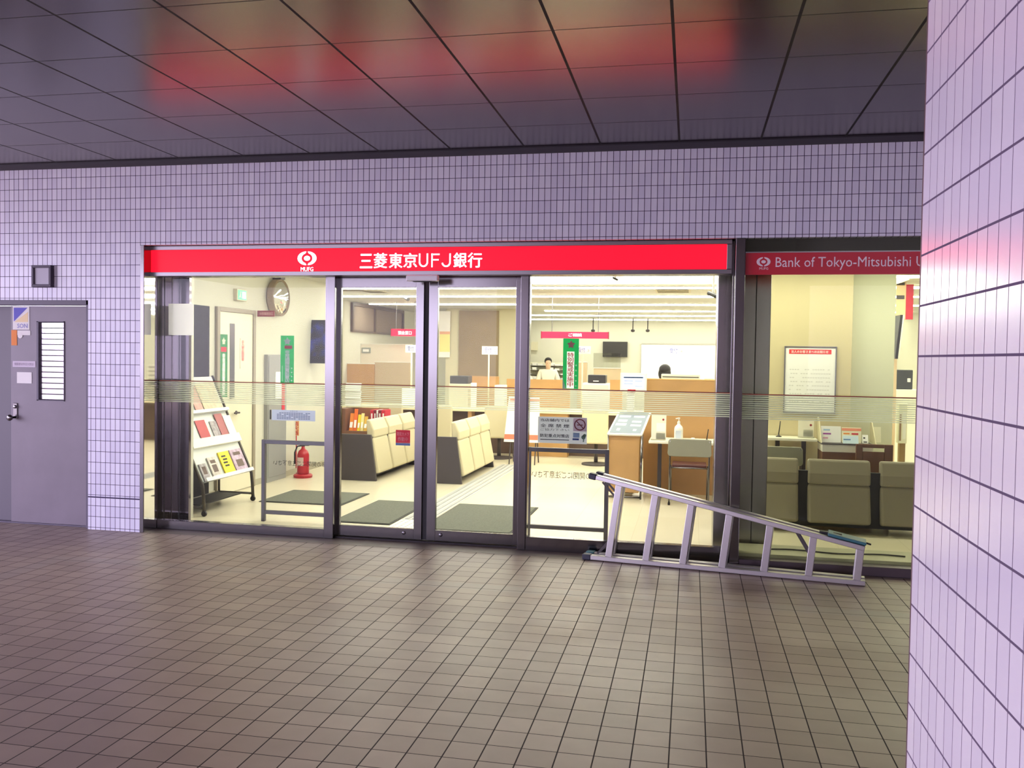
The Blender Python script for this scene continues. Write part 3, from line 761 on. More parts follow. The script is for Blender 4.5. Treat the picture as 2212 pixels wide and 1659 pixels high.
o, y0, y1, z0, z1, xf = wall_sign('banner', 'green vertical banner with white writing on the inner door, behind the rack', 'banner', (470, 722, 487, 858), GREEN, off=0.02)
cy = (y0 + y1) / 2
star(o, (cy, z1 - 0.08), 0.045, M('pale_star', (226, 226, 190), 0.6), x=xf + 0.001)
MB().box(xf, xf + 0.001, cy - 0.06, cy + 0.06, z1 - 0.20, z1 - 0.145).build('red_label', REDINK, o)
text('非常通報装置設置店', PAPER, o, cy - 0.032, cy + 0.032, z0 + 0.03, z1 - 0.22, xf + 0.001, vertical=True, wall=xf + 0.001, bold=0.03)
o, y0, y1, z0, z1, xf = wall_sign('notice_strip', 'narrow white notice with red vertical writing on the inner door', 'notice', (515, 731, 525, 796), M('cream_paper', (236, 226, 200), 0.7), off=0.02)
text('立入禁止関係者', REDINK, o, y0 + 0.02, y1 - 0.02, z0 + 0.09, z1 - 0.02, xf + 0.001, vertical=True, wall=xf + 0.001, bold=0.02)
y0, y1, z0, z1 = wall_rect((504, 625, 525, 650))
o = T('exit_sign', 'small green lit exit sign high on the left wall', 'sign', (LWX, (y0 + y1) / 2, z0))
MB().box(LWX, LWX + 0.05, y0, y1, z0, z1).build('sign_case', M('sign_case_beige', (206, 198, 170), 0.5), o, 0.004)
MB().box(LWX + 0.05, LWX + 0.053, y0 + 0.015, y1 - 0.015, z0 + 0.012, z1 - 0.012).build('sign_face', M('lit_green_face', (70, 196, 130), 0.4, emit=0.9), o)
MB().box(LWX + 0.053, LWX + 0.0545, y0 + 0.11, y1 - 0.035, z0 + 0.03, z1 - 0.03).build('white_doorway', M('lit_white_face', (236, 250, 240), 0.4, emit=0.9), o)
f = MB(); zc = (z0 + z1) / 2
f.ball((LWX + 0.054, y0 + 0.075, zc + 0.032), 0.002, 0.009, 0.009); f.bar((LWX + 0.054, y0 + 0.072, zc + 0.02), (LWX + 0.054, y0 + 0.058, zc - 0.012), 0.002, 0.014)
f.bar((LWX + 0.054, y0 + 0.06, zc - 0.01), (LWX + 0.054, y0 + 0.085, zc - 0.03), 0.002, 0.009); f.bar((LWX + 0.054, y0 + 0.058, zc - 0.012), (LWX + 0.054, y0 + 0.035, zc - 0.035), 0.002, 0.009)
f.build('running_figure', PAPER, o)
# convex mirror
o = T('convex_mirror', 'round convex mirror with tan rim high on the left wall', 'mirror', (LWX, 3.39, 2.10))
b = MB(); b.lathe([(0.22, 0.0), (0.238, 0.02), (0.238, 0.095), (0.228, 0.105), (0.221, 0.09)], (LWX, 3.39, 2.345), 'x', 36); b.build('mirror_rim', M('tan_rim', (150, 132, 108), 0.5), o, smooth=False)
b = MB(); b.lathe([(0.222, 0.088), (0.2, 0.10), (0.15, 0.118), (0.08, 0.13), (0.001, 0.134)], (LWX, 3.39, 2.345), 'x', 36); b.build('mirror_dome', M('mirror_glass', (220, 220, 214), 0.03, 1.0), o, smooth=True)
MB().box(LWX, LWX + 0.12, 3.33, 3.45, 2.575, 2.61).build('bracket', CHAR, o, 0.004)
x0, x1, z0, z1 = rect(550, 671, 593, 684, 2.95)
o = T('projecting_sign', 'small dark red plate with pale writing projecting below the convex mirror', 'sign', (LWX, 2.95, z0))
MB().box(LWX, x1, 2.945, 2.955, z0, z1).build('sheet', M('maroon_plate', (132, 44, 48), 0.5), o)
text('お客様用出口', M('pinkish_letter', (214, 170, 160), 0.6), o, LWX + 0.03, x1 - 0.02, z0 + 0.018, z1 - 0.018, 2.944, bold=0.02)
# steel cabinet on the wall
y0, y1, z0, z1 = wall_rect((570, 766, 611, 1040))
o = T('wall_cabinet', 'tall grey steel cabinet set in the left wall behind the left guard rail', 'cabinet', (LWX, (y0 + y1) / 2, 0))
MB().box(LWX, LWX + 0.05, y0, y1, 0.0, z1).build('cabinet_body', STEELGREY, o, 0.004)
MB().box(LWX + 0.05, LWX + 0.056, y0 + 0.02, y1 - 0.02, 0.06, z1 - 0.02).build('cabinet_door', M('grey_cabinet_door', (146, 147, 145), 0.4), o, 0.003)
MB().box(LWX + 0.056, LWX + 0.066, y0 + 0.05, y0 + 0.07, 0.80, 0.92).build('door_handle', BLACK, o, 0.002)
o, y0, y1, z0, z1, xf = wall_sign('notice', 'small white notice on the grey wall cabinet', 'notice', (586, 803, 599, 862), PAPER, off=0.056)
o, y0, y1, z0, z1, xf = wall_sign('red_strip', 'narrow red vertical strip sign on the grey wall cabinet', 'sign', (600, 766, 606, 885), REDINK, off=0.056)
# television
x0, x1, z0, z1 = rect(661, 691, 716, 785, 4.5)
o = T('television', 'black wall television with a blue picture, beside the left mullion', 'television', ((x0 + x1) / 2, 4.5, z0))
b = MB(); b.prism([(x0, 4.47, z0), (x0, 4.56, z0), (x0, 4.60, z1), (x0, 4.52, z1)], (x1 - x0, 0, 0)); b.build('television_case', M('gloss_black', (24, 22, 26), 0.25), o, 0.004)
k = NT('television_picture'); oo = k.xyz(); nz = k.n('ShaderNodeTexNoise'); nz.inputs['Scale'].default_value = 7
k.l(k.tc.outputs['Object'], nz.inputs['Vector'])
mr = k.n('ShaderNodeMapRange'); mr.inputs[1].default_value = 0.46; mr.inputs[2].default_value = 0.70; k.l(nz.outputs['Fac'], mr.inputs[0])
k.l(k.mix(mr.outputs[0], (12, 11, 16), (62, 70, 150)), k.b.inputs['Emission Color']); k.b.inputs['Emission Strength'].default_value = 0.9
k.b.inputs['Base Color'].default_value = (0.01, 0.01, 0.012, 1); k.b.inputs['Roughness'].default_value = 0.25
zz = z0 + 0.10
b = MB(); b.prism([(x0 + 0.03, 4.479, zz), (x1 - 0.02, 4.479, zz), (x1 - 0.02, 4.511, z1 - 0.03), (x0 + 0.03, 4.511, z1 - 0.03)], (0, -0.004, 0)); b.build('screen', k.m, o)
MB().box(LWX + 0.001, x0 + 0.05, 4.61, 4.66, z0 + 0.10, z0 + 0.32).build('wall_arm', CHAR, o, 0.005)
MB().box(max(x0 - 0.09, LWX + 0.004), x0 - 0.005, 4.5, 4.6, z0 + 0.03, z0 + 0.30).build('speaker_box', BLACK, o, 0.006)
# fire extinguisher, its sign and stand pole
ex, ey = -5.0, 3.74
o = T('fire_extinguisher', 'red fire extinguisher on a red tray by the left wall', 'fire extinguisher', (ex, ey, 0))
MB().lathe([(0.12, 0.0), (0.125, 0.03), (0.11, 0.045), (0.085, 0.05)], (ex, ey, 0)).build('tray', EXTRED, o, smooth=False)
b = MB(); b.lathe([(0.075, 0.05), (0.078, 0.06), (0.078, 0.30), (0.06, 0.35), (0.03, 0.375), (0.022, 0.39), (0.022, 0.41)], (ex, ey, 0)); b.build('cylinder', EXTRED, o, smooth=True)
b = MB(); b.lathe([(0.02, 0.405), (0.024, 0.43)], (ex, ey, 0)); b.bar((ex, ey, 0.43), (ex + 0.09, ey - 0.02, 0.465), 0.018, 0.008); b.bar((ex, ey, 0.42), (ex + 0.09, ey - 0.02, 0.425), 0.018, 0.008)
b.build('valve_lever', CHAR, o)
MB().tube([(ex - 0.02, ey - 0.01, 0.42), (ex - 0.07, ey - 0.03, 0.41), (ex - 0.095, ey - 0.05, 0.33), (ex - 0.09, ey - 0.06, 0.18)], 0.011, 8).build('hose', BLACK, o, smooth=True)
MB().box(ex - 0.04, ex + 0.04, ey - 0.081, ey - 0.077, 0.16, 0.27).build('label_sheet', M('pale_label', (214, 190, 180), 0.6), o)
px_, py_ = at(640, 930, 4.05).x, 4.05
o = T('extinguisher_sign', 'orange and white plate on a thin red pole beside the fire extinguisher', 'sign', (px_, py_, 0))
MB().box(px_ - 0.02, px_ + 0.02, py_ - 0.02, py_ + 0.02, 0, 0.015).build('pole_base', EXTRED, o)
MB().tube([(px_, py_, 0.01), (px_, py_, 0.56)], 0.009, 8).build('pole', EXTRED, o, smooth=True)
q = rect(634, 909, 646, 941, py_ - 0.01)
MB().box(q[0], q[1], py_ - 0.012, py_ - 0.006, q[2], q[3]).build('plate', M('pale_orange_plate', (240, 190, 140), 0.6), o)
text('消火器', REDINK, o, q[0] + 0.008, q[1] - 0.008, q[2] + 0.01, q[3] - 0.01, py_ - 0.013, vertical=True, bold=0.02)

# ------------------------------------------------------------------ magazine rack (slopes up to the left wall)
RA, RZ = -4.73, 0.31
RE = Vector((-0.485, 0, 1.06)).normalized(); RN = Vector((RE.z, 0, -RE.x)); RLEN = 1.165
RY0, RY1 = 0.85, 1.84
def rk(y, s, n=0.0): return Vector((RA, y, RZ)) + RE * s + RN * n
def on_rack(px, py):
    d = ray(px, py); c = Vector((RA, 0, RZ)); t = (c - CP).dot(RN) / d.dot(RN); p_ = CP + d * t
    return p_.y, (p_ - Vector((RA, p_.y, RZ))).dot(RE)
RK = M('rack_tube', (84, 80, 72), 0.35, 0.9)
o = T('magazine_rack', 'sloping wheeled magazine rack with grey tube frame behind the left pane', 'rack', (-4.9, (RY0 + RY1) / 2, 0))
for y in (RY0, RY1):
    fr = MB().tube([(RA + 0.02, y, 0.06), (RA + 0.012, y, 0.2), rk(y, 0.0), rk(y, 0.06), rk(y, RLEN)], 0.017, 10).build('side_tube', RK, o, smooth=True)
    MB().tube([(RA + 0.0, y, 0.085), (-5.12, y, 0.085)], 0.013, 8).build('base_bar', RK, o, smooth=True)
    MB().tube([(-5.12, y, 0.06), (-5.12, y, 0.62), rk(y, 0.62)], 0.013, 8).build('rear_leg', RK, o, smooth=True)
    for xx in (RA + 0.02, -5.12):
        b = MB(); b.lathe([(0.026, -0.012), (0.028, -0.008), (0.028, 0.008), (0.026, 0.012)], (xx, y, 0.028), 'y', 16); b.box(xx - 0.012, xx + 0.012, y - 0.016, y + 0.016, 0.034, 0.062)
        b.build('caster', BLACK, o)
MB().tube([(-5.12, RY0, 0.085), (-5.12, RY1, 0.085)], 0.013, 8).build('rear_bar', RK, o, smooth=True)
MB().box(-5.08, -4.80, RY0 + 0.08, RY1 - 0.1, 0.088, 0.10).build('base_tray', BLACK, o)
b = MB(); b.obox(rk((RY0 + RY1) / 2, RLEN / 2 + 0.01, -0.005), (0, (RY1 - RY0) / 2 - 0.018, 0), RE * (RLEN / 2 - 0.02), RN * 0.004); b.build('back_panel', M('pale_grey_panel', (214, 218, 212), 0.4), o)
lips = [(0.02, 0.035), (0.375, 0.09), (0.74, 0.03)]
for s_, hh in lips:
    b = MB(); b.obox(rk((RY0 + RY1) / 2, s_ + hh / 2, 0.055), (0, (RY1 - RY0) / 2 - 0.02, 0), RE * (hh / 2), RN * 0.002); b.obox(rk((RY0 + RY1) / 2, s_, 0.026), (0, (RY1 - RY0) / 2 - 0.02, 0), RE * 0.003, RN * 0.03)
    b.build('shelf_lip', WHITE if hh > 0.05 else M('clear_lip', (220, 224, 222), 0.2), o)
MB().obox(rk((RY0 + RY1) / 2, RLEN - 0.06, 0.006), (0, (RY1 - RY0) / 2 - 0.03, 0), RE * 0.05, RN * 0.003).build('header_panel', M('header_grey', (196, 198, 194), 0.5), o)
mags = [
 ('magazine', 'black and white patterned magazine, leftmost on the lowest rack tier', 'magazine', [(427, 1004), (441, 1002), (456, 1042), (442, 1046)], GREYP, 3),
 ('magazine', 'pale magazine with a round picture, second from left on the lowest rack tier', 'magazine', [(445, 990), (462, 987), (479, 1032), (461, 1037)], M('printed_pale', (214, 206, 196), 0.6, noise=0.25, nscale=25), 3),
 ('magazine', 'bright yellow magazine on the lowest tier of the rack', 'magazine', [(470, 980), (490, 973), (509, 1028), (486, 1032)], YELLOW, 3),
 ('magazine', 'pastel photo cover magazine, rightmost on the lowest rack tier', 'magazine', [(493, 974), (518, 968), (535, 1020), (512, 1026)], MULTI, 3),
 ('booklet', 'dark red booklet, leftmost on the middle rack tier', 'booklet', [(420, 910), (441, 907), (449, 938), (429, 941)], PINKRED, 2),
 ('booklet', 'grey and white booklet, second on the middle rack tier', 'booklet', [(452, 912), (466, 908), (475, 932), (458, 936)], GREYP, 2),
 ('booklet', 'tall red edged booklet, third on the middle rack tier', 'booklet', [(458, 896), (475, 894), (487, 928), (473, 931)], M('printed_brick', (176, 104, 104), 0.6), 2),
 ('booklet', 'white booklet, rightmost on the middle rack tier', 'booklet', [(476, 901), (491, 898), (502, 925), (488, 929)], PAPER, 2),
 ('poster_sheet', 'narrow pink printed sheet at left of the top rack tier', 'poster', [(405, 832), (419, 830), (432, 878), (414, 881)], M('printed_pink', (226, 170, 158), 0.6, noise=0.2, nscale=15), 1),
 ('poster_sheet', 'wide beige floral printed sheet on the top rack tier', 'poster', [(422, 829), (458, 826), (477, 873), (434, 879)], BEIGEP, 1)]
for nm, lab, cat, q, mt, tier in mags:
    P4 = [on_rack(*c) for c in q]
    y0 = (P4[0][0] + P4[3][0]) / 2; y1 = (P4[1][0] + P4[2][0]) / 2; s1 = (P4[0][1] + P4[1][1]) / 2; s0 = (P4[2][1] + P4[3][1]) / 2
    y0 = max(y0, RY0 + 0.03)
    s0 = {3: 0.028, 2: 0.385, 1: 0.75}[tier]
    o = T(nm, lab, cat, rk((y0 + y1) / 2, s0, 0.01), group=None)
    nb = 0.006 if tier < 3 else 0.012
    lift = {'tall red edged booklet, third on the middle rack tier': 0.008, 'white booklet, rightmost on the middle rack tier': 0.016}.get(lab, 0.0)
    MB().obox(rk((y0 + y1) / 2, (s0 + s1) / 2, 0.001 + nb / 2 + 0.004 + lift), (0, (y1 - y0) / 2, 0), RE * ((s1 - s0) / 2), RN * (nb / 2)).build('cover', mt, o)
    if nm == 'magazine' and mt is YELLOW:
        b = MB()
        for r_ in range(4): b.obox(rk(y0 + (y1 - y0) * (0.38 + 0.05 * (r_ % 2)), s1 - 0.05 - 0.035 * r_, nb + 0.0055), (0, (y1 - y0) * 0.2, 0), RE * 0.009, RN * 0.0006)
        b.build('cover_print', INK, o)
    elif nm == 'magazine':
        b = MB(); b.obox(rk((y0 + y1) / 2, s1 - 0.05, nb + 0.0055), (0, (y1 - y0) * 0.3, 0), RE * 0.018, RN * 0.0006); b.obox(rk((y0 + y1) / 2, s0 + 0.11, nb + 0.0055), (0, (y1 - y0) * 0.28, 0), RE * 0.04, RN * 0.0006)
        b.build('cover_print', M('dark_brown_print', (110, 92, 84), 0.7), o)

# ------------------------------------------------------------------ waiting benches
def make_bench(name, label, loc, rz, n=3, pitch=0.63, width=0.56, ht=0.70, group='waiting benches with cream backs', FABRIC=FABRIC):
    """local frame: length along x, outer back on -y, sitters face +y"""
    o = T(name, label, 'bench', loc, rz, group)
    Lb = n * pitch
    for x in (-0.03, Lb - 0.01):
        MB(True).prism([(x, -0.03, 0), (x, 0.52, 0), (x, 0.48, 0.60), (x, 0.05, 0.60)], (0.04, 0, 0)).build('end_panel', CHAR, o, 0.004)
    MB(True).box(0.01, Lb - 0.02, 0.08, 0.46, 0.05, 0.30).build('plinth', BLACK, o)
    MB(True).box(0.01, Lb - 0.02, 0.05, 0.11, 0.05, 0.58).build('rear_board', BLACK, o)
    for i in range(n):
        x0 = i * pitch + (pitch - width) / 2
        MB(True).prism([(x0, 0.13, 0.30), (x0, 0.50, 0.30), (x0, 0.50, 0.40), (x0, 0.13, 0.38)], (width, 0, 0)).build('seat', FABRIC, o, 0.02)
        bk = MB(True)
        bk.prism([(x0, -0.055, 0.10), (x0, 0.04, 0.08), (x0, 0.12, ht - 0.20), (x0, 0.035, ht - 0.20)], (width, 0, 0)); bk.build('backrest', FABRIC, o, 0.025)
        MB(True).prism([(x0, 0.022, ht - 0.205), (x0, 0.125, ht - 0.205), (x0, 0.14, ht + 0.03), (x0, 0.085, ht + 0.03), (x0, 0.025, ht - 0.10)], (width, 0, 0)).build('headrest', FABRIC, o, 0.02)
    return o
R90 = math.pi / 2
make_bench('waiting_bench', 'cream three seat bench with dark end panel seen through the left door leaf', (-3.985, 3.70, 0), R90, pitch=0.60, width=0.55, ht=0.76)
make_bench('waiting_bench', 'cream three seat bench with dark end panel seen through the right door leaf', (-2.86, 3.76, 0), R90, pitch=0.60, width=0.55, ht=0.76)
make_bench('waiting_bench', 'bench in shade-darkened vinyl with its back against the right shop window', (0.42, 1.72, 0), 0.0, n=3, pitch=0.655, width=0.57, ht=0.66, FABRIC=M('shaded_vinyl_fabric', (140, 131, 110), 0.55))  # backlit shade is put into this bench's darker vinyl colour

# ------------------------------------------------------------------ desks, stand and chairs on the right
o = T('booth_partition', 'wooden partition behind the table with the pump bottle', 'partition', (0.1, 3.78, 0))
bx0, bx1 = at(1390, 950, 3.76).x, 0.62
bz = at(1450, 821, 3.76).z
MB().box(bx0, bx1, 3.76, 3.80, 0.0, bz).build('wood_panel', WOOD, o, 0.003)
MB().box(bx0, bx1, 3.755, 3.805, bz, bz + 0.015).build('top_trim', M('pale_wood_trim', (220, 178, 110), 0.5), o)
# information stand with slanted board
o = T('information_stand', 'wooden stand with a slanted grey information board in a white frame', 'stand', (-0.74, 3.35, 0))
x0, x1, z0, z1 = rect(1312, 938, 1384, 1060, 3.2)
zt = at(1348, 937, 3.2).z
MB().box(x0 + 0.005, x1 - 0.02, 3.22, 3.62, 0.07, zt - 0.02).build('stand_body', WOOD, o, 0.004)
x0b, x1b = at(1338, 890, 3.56).x, at(1405, 892, 3.56).x
zb = at(1370, 891, 3.56).z
b = MB(); b.prism([(x0 - 0.01, 3.19, zt - 0.005), (x1 + 0.01, 3.19, zt - 0.005), (x1b + 0.01, 3.57, zb + 0.01), (x0b - 0.01, 3.57, zb + 0.01)], (0, 0.006, -0.02)); b.build('board_frame', WHITE, o, 0.003)
vv = lambda a, c, t: (a + (c - a) * t)
bp = lambda u, t, h: (vv(vv(x0, x1, u), vv(x0b, x1b, u), t), vv(3.19, 3.57, t) - 0.001 * h, vv(zt - 0.005, zb + 0.01, t) + 0.0015 * h)
b = MB(); b.prism([bp(0.03, 0.05, 1), bp(0.97, 0.05, 1), bp(0.97, 0.95, 1), bp(0.03, 0.95, 1)], (0, -0.0005, 0.001)); b.build('board_sheet', M('slate_sheet', (128, 140, 148), 0.4), o)
b = MB()
for (ua, ub, ta, tb) in ((0.1, 0.45, 0.72, 0.80), (0.55, 0.9, 0.72, 0.80), (0.12, 0.4, 0.52, 0.62), (0.1, 0.42, 0.36, 0.46), (0.56, 0.85, 0.50, 0.58), (0.56, 0.88, 0.34, 0.42), (0.2, 0.3, 0.14, 0.24), (0.7, 0.8, 0.14, 0.22)):
    b.prism([bp(ua, ta, 2), bp(ub, ta, 2), bp(ub, tb, 2), bp(ua, tb, 2)], (0, -0.0004, 0.0008))
b.build('board_print', M('pale_print', (222, 228, 226), 0.6), o)
MB().tube([(x1 + 0.005, 3.2, 0.0), (x1 + 0.005, 3.2, zt - 0.02)], 0.012, 10).build('post', STEEL, o, smooth=True)
MB().tube([(x0 + 0.005, 3.2, 0.0), (x0 + 0.005, 3.2, zt - 0.02)], 0.008, 10).build('post', STEEL, o, smooth=True)
MB().tube([(x0, 3.2, 0.02), (x1 + 0.005, 3.2, 0.02)], 0.012, 8).build('foot_bar', STEEL, o, smooth=True)
# table with bottle
def make_table(label, x0, x1, y0, y1, z):
    o = T('table', label, 'table', ((x0 + x1) / 2, (y0 + y1) / 2, 0))
    MB().box(x0, x1, y0, y1, z - 0.028, z).build('tabletop', M('white_laminate', (236, 232, 212), 0.4), o, 0.004)
    for xx in (x0 + 0.12, x1 - 0.12):
        MB().box(xx - 0.022, xx + 0.022, (y0 + y1) / 2 - 0.03, (y0 + y1) / 2 + 0.03, 0.02, z - 0.028).build('leg', CHAR, o, 0.003)
        MB().box(xx - 0.025, xx + 0.025, y0 + 0.04, y1 - 0.04, 0.0, 0.03).build('foot', CHAR, o, 0.004)
    return o
TZ = at(1420, 953, 3.15).z
make_table('white topped table with dark legs in front of the wooden partition', at(1401, 955, 3.15).x, 0.55, 3.15, 3.70, TZ)
def acrylic(label, px, Y, z):
    x0, x1, _, z1 = rect(*px, Y)
    o = T('leaflet_holder', label, 'leaflet holder', ((x0 + x1) / 2, Y, z))
    MB().box(x0, x1, Y - 0.05, Y + 0.05, z, z + 0.012).build('base', CLEAR, o)
    MB().box(x0, x1, Y, Y + 0.008, z + 0.012, z1).build('sheet', M('ivory_card', (242, 236, 214), 0.6), o)
    w_ = x1 - x0
    MB().disc((x1 - w_ * 0.2, z1 - 0.05), 0.012, Y - 0.0012, Y).build('red_dot', M('dark_red_dot', (150, 40, 46), 0.6), o)
    MB().box(x0 + w_ * 0.35, x1 - w_ * 0.06, Y - 0.001, Y, z + 0.10, z1 - 0.09).build('white_sheet', PAPER, o)
    MB().box(x0 + w_ * 0.33, x1 - 0.01, Y - 0.006, Y - 0.003, z + 0.012, z + 0.085).build('pocket', CLEAR, o)
acrylic('acrylic leaflet holder with ivory card beside the pump bottle', (1407, 897, 1439, 950), 3.30, TZ)
bxx, byy = at(1466, 930, 3.3).x, 3.3
o = T('pump_bottle', 'white sanitizer pump bottle on the table', 'bottle', (bxx, byy, TZ))
MB().lathe([(0.046, 0.0), (0.05, 0.006), (0.05, 0.14), (0.042, 0.165), (0.018, 0.19), (0.016, 0.20)], (bxx, byy, TZ)).build('bottle_body', M('milky_plastic', (236, 236, 226), 0.3), o, smooth=True)
b = MB(); b.lathe([(0.017, 0.20), (0.017, 0.222), (0.006, 0.224), (0.006, 0.255), (0.014, 0.257), (0.014, 0.268)], (bxx, byy, TZ)); b.bar((bxx, byy, TZ + 0.262), (bxx - 0.035, byy - 0.02, TZ + 0.256), 0.012, 0.009)
b.build('pump_head', WHITE, o)
MB().box(bxx - 0.03, bxx + 0.03, byy - 0.053, byy - 0.049, TZ + 0.03, TZ + 0.12).build('label_sheet', M('pale_blue_label', (206, 214, 220), 0.5), o)
def pen_stand(label, x, y, z, h):
    o = T('pen_stand', label, 'pen', (x, y, z))
    MB().lathe([(0.03, 0), (0.032, 0.006), (0.012, 0.014), (0.008, 0.03)], (x, y, z)).build('stand_base', CHAR, o, smooth=True)
    MB().tube([(x, y, z + 0.025), (x + 0.015, y, z + h)], [0.006, 0.005], 8).build('pen', BLACK, o, smooth=True)
pen_stand('black pen on a stand at the right end of the pump bottle table', at(1527, 940, 3.35).x, 3.35, TZ, 0.14)
o = T('tray', 'black oblong tray on the table behind the folding chair', 'tray', (at(1515, 947, 3.25).x, 3.25, TZ))
x0, x1, _, _ = rect(1500, 946, 1537, 949, 3.25)
MB().box(x0, x1, 3.22, 3.34, TZ, TZ + 0.012).build('tray_base', BLACK, o, 0.003)
xx = at(1497, 943, 3.3).x
o = T('ink_pad', 'small white round pad on the table beside the pump bottle', 'ink pad', (xx, 3.4, TZ))
MB().lathe([(0.026, 0), (0.026, 0.02), (0.02, 0.03)], (xx, 3.4, TZ)).build('pad_case', WHITE, o, smooth=True)
def make_folding_chair(label, loc):
    """back towards the street (local -y)"""
    o = T('folding_chair', label, 'chair', loc, 0.0, 'grey folding chairs at the tables')
    r_ = 0.009
    for sx in (-1, 1):
        x = 0.215 * sx
        MB(True).tube([(x, -0.02, 0.0), (x, -0.005, 0.35), (x, 0.0, 0.55), (x, -0.03, 0.73)], r_, 8).build('rear_leg', STEEL, o, smooth=True)
        MB(True).tube([(x * 0.95, 0.40, 0.0), (x * 0.95, 0.30, 0.22), (x * 0.95, 0.05, 0.44)], r_, 8).build('front_leg', STEEL, o, smooth=True)
        MB(True).lathe([(0.013, 0), (0.013, 0.03)], (x, -0.02, 0)).build('rubber_foot', BLACK, o)
    b = MB(True)
    poly = []
    for (cx_, cz_, a0) in ((0.20, 0.71, 0), (-0.20, 0.71, 90), (-0.205, 0.585, 180), (0.205, 0.585, 270)):
        for q_ in range(5):
            a = math.radians(a0 + 22.5 * q_); poly.append((cx_ + 0.035 * math.cos(a), -0.035, cz_ + 0.035 * math.sin(a)))
    b.prism(poly, (0, 0.035, 0)); b.build('backrest', M('chair_grey', (142, 140, 122), 0.6), o, 0.006)
    MB(True).box(-0.19, 0.19, 0.01, 0.36, 0.415, 0.455).build('seat', M('chair_maroon', (92, 46, 40), 0.6), o, 0.012)
    MB(True).tube([(-0.2, 0.0, 0.42), (0.2, 0.0, 0.42)], 0.008, 8).build('cross_bar', STEEL, o, smooth=True)
    return o
fc = make_folding_chair('grey folding chair with maroon seat at the table with the pump bottle', (0.0, 2.92, 0))
c2 = copy_tree(fc); c2.location = (at(1668, 970, 2.5).x + 0.06, 2.42, 0)
c2['label'] = 'grey folding chair back beside the steel column, at the table under the framed poster'
# right hand table under the poster
TZ2 = at(1720, 944, 2.85).z
make_table('white topped table under the framed poster on the beige column', at(1655, 944, 2.8).x, at(1776, 980, 2.52).x - 0.03, 2.66, 2.98, TZ2)
acrylic('acrylic leaflet holder with ivory card under the framed poster', (1724, 908, 1758, 958), 2.80, TZ2)
pen_stand('black pen on a stand under the framed poster, left of the leaflet holder', at(1682, 940, 2.8).x, 2.8, TZ2, 0.17)
x0, x1, z0, z1 = rect(1693, 748, 1806, 893, KY - 0.01)
o = T('framed_poster', 'white framed poster with red heading on the beige column', 'poster', ((x0 + x1) / 2, KY, z0))
frame('poster_frame', x0, x1, z0, z1, KY - 0.022, KY - 0.001, 0.012, 0.012, 0.012, 0.012, STEEL_S, o)
MB().box(x0 + 0.012, x1 - 0.012, KY - 0.012, KY - 0.001, z0 + 0.012, z1 - 0.012).build('poster_sheet', PAPER, o)
ww = x1 - x0
MB().box(x0 + ww * 0.09, x1 - ww * 0.1, KY - 0.0135, KY - 0.012, z1 - 0.085, z1 - 0.035).build('red_heading', M('bright_red_print', (232, 60, 66), 0.6), o)
text('法人のお客さまへのお知らせ', PAPER, o, x0 + ww * 0.13, x1 - ww * 0.16, z1 - 0.075, z1 - 0.045, KY - 0.0145, bold=0.02)
b = MB(); random.seed(3)
for i in range(9):
    zz = z1 - 0.26 - i * 0.044
    xa = x0 + ww * (0.10 + 0.03 * random.random()); n_ = 16
    for j in range(n_):
        if random.random() < 0.25: continue
        wj = ww * 0.78 / n_
        b.box(xa + j * wj, xa + j * wj + wj * 0.7, KY - 0.0130, KY - 0.012, zz, zz + 0.010)
b.build('poster_print', M('faint_print', (216, 214, 204), 0.7), o)
# brochure cabinet and slotted chair
YB = 2.52
x0, x1, z0, z1 = rect(1776, 962, 1885, 1000, YB)
zt = at(1800, 958, YB).z
o = T('brochure_cabinet', 'low brown wooden brochure cabinet behind the bench by the right window', 'cabinet', ((x0 + x1) / 2, YB + 0.15, 0))
MB().box(x0, x1, YB, YB + 0.34, 0.02, zt - 0.09).build('cabinet_body', WOODD, o, 0.003)
MB().box(x0, x1, YB - 0.004, YB + 0.34, zt - 0.088, zt - 0.012).build('white_band', M('white_gloss', (238, 236, 224), 0.3), o)
MB().box(x0 - 0.012, x1 + 0.01, YB - 0.012, YB + 0.35, zt - 0.012, zt).build('top_board', CHAR, o)
zs = at(1775, 905, YB).z
MB().prism([(x0 - 0.012, YB + 0.02, zt), (x0 - 0.012, YB + 0.33, zt), (x0 - 0.012, YB + 0.33, zs), (x0 - 0.012, YB + 0.25, zs)], (0.01, 0, 0)).build('side_cheek', FABRIC, o)
MB().prism([(x1 + 0.03, YB + 0.02, zt), (x1 + 0.03, YB + 0.33, zt), (x1 + 0.03, YB + 0.33, zs - 0.04), (x1 + 0.03, YB + 0.25, zs - 0.04)], (0.01, 0, 0)).build('side_cheek', FABRIC, o)
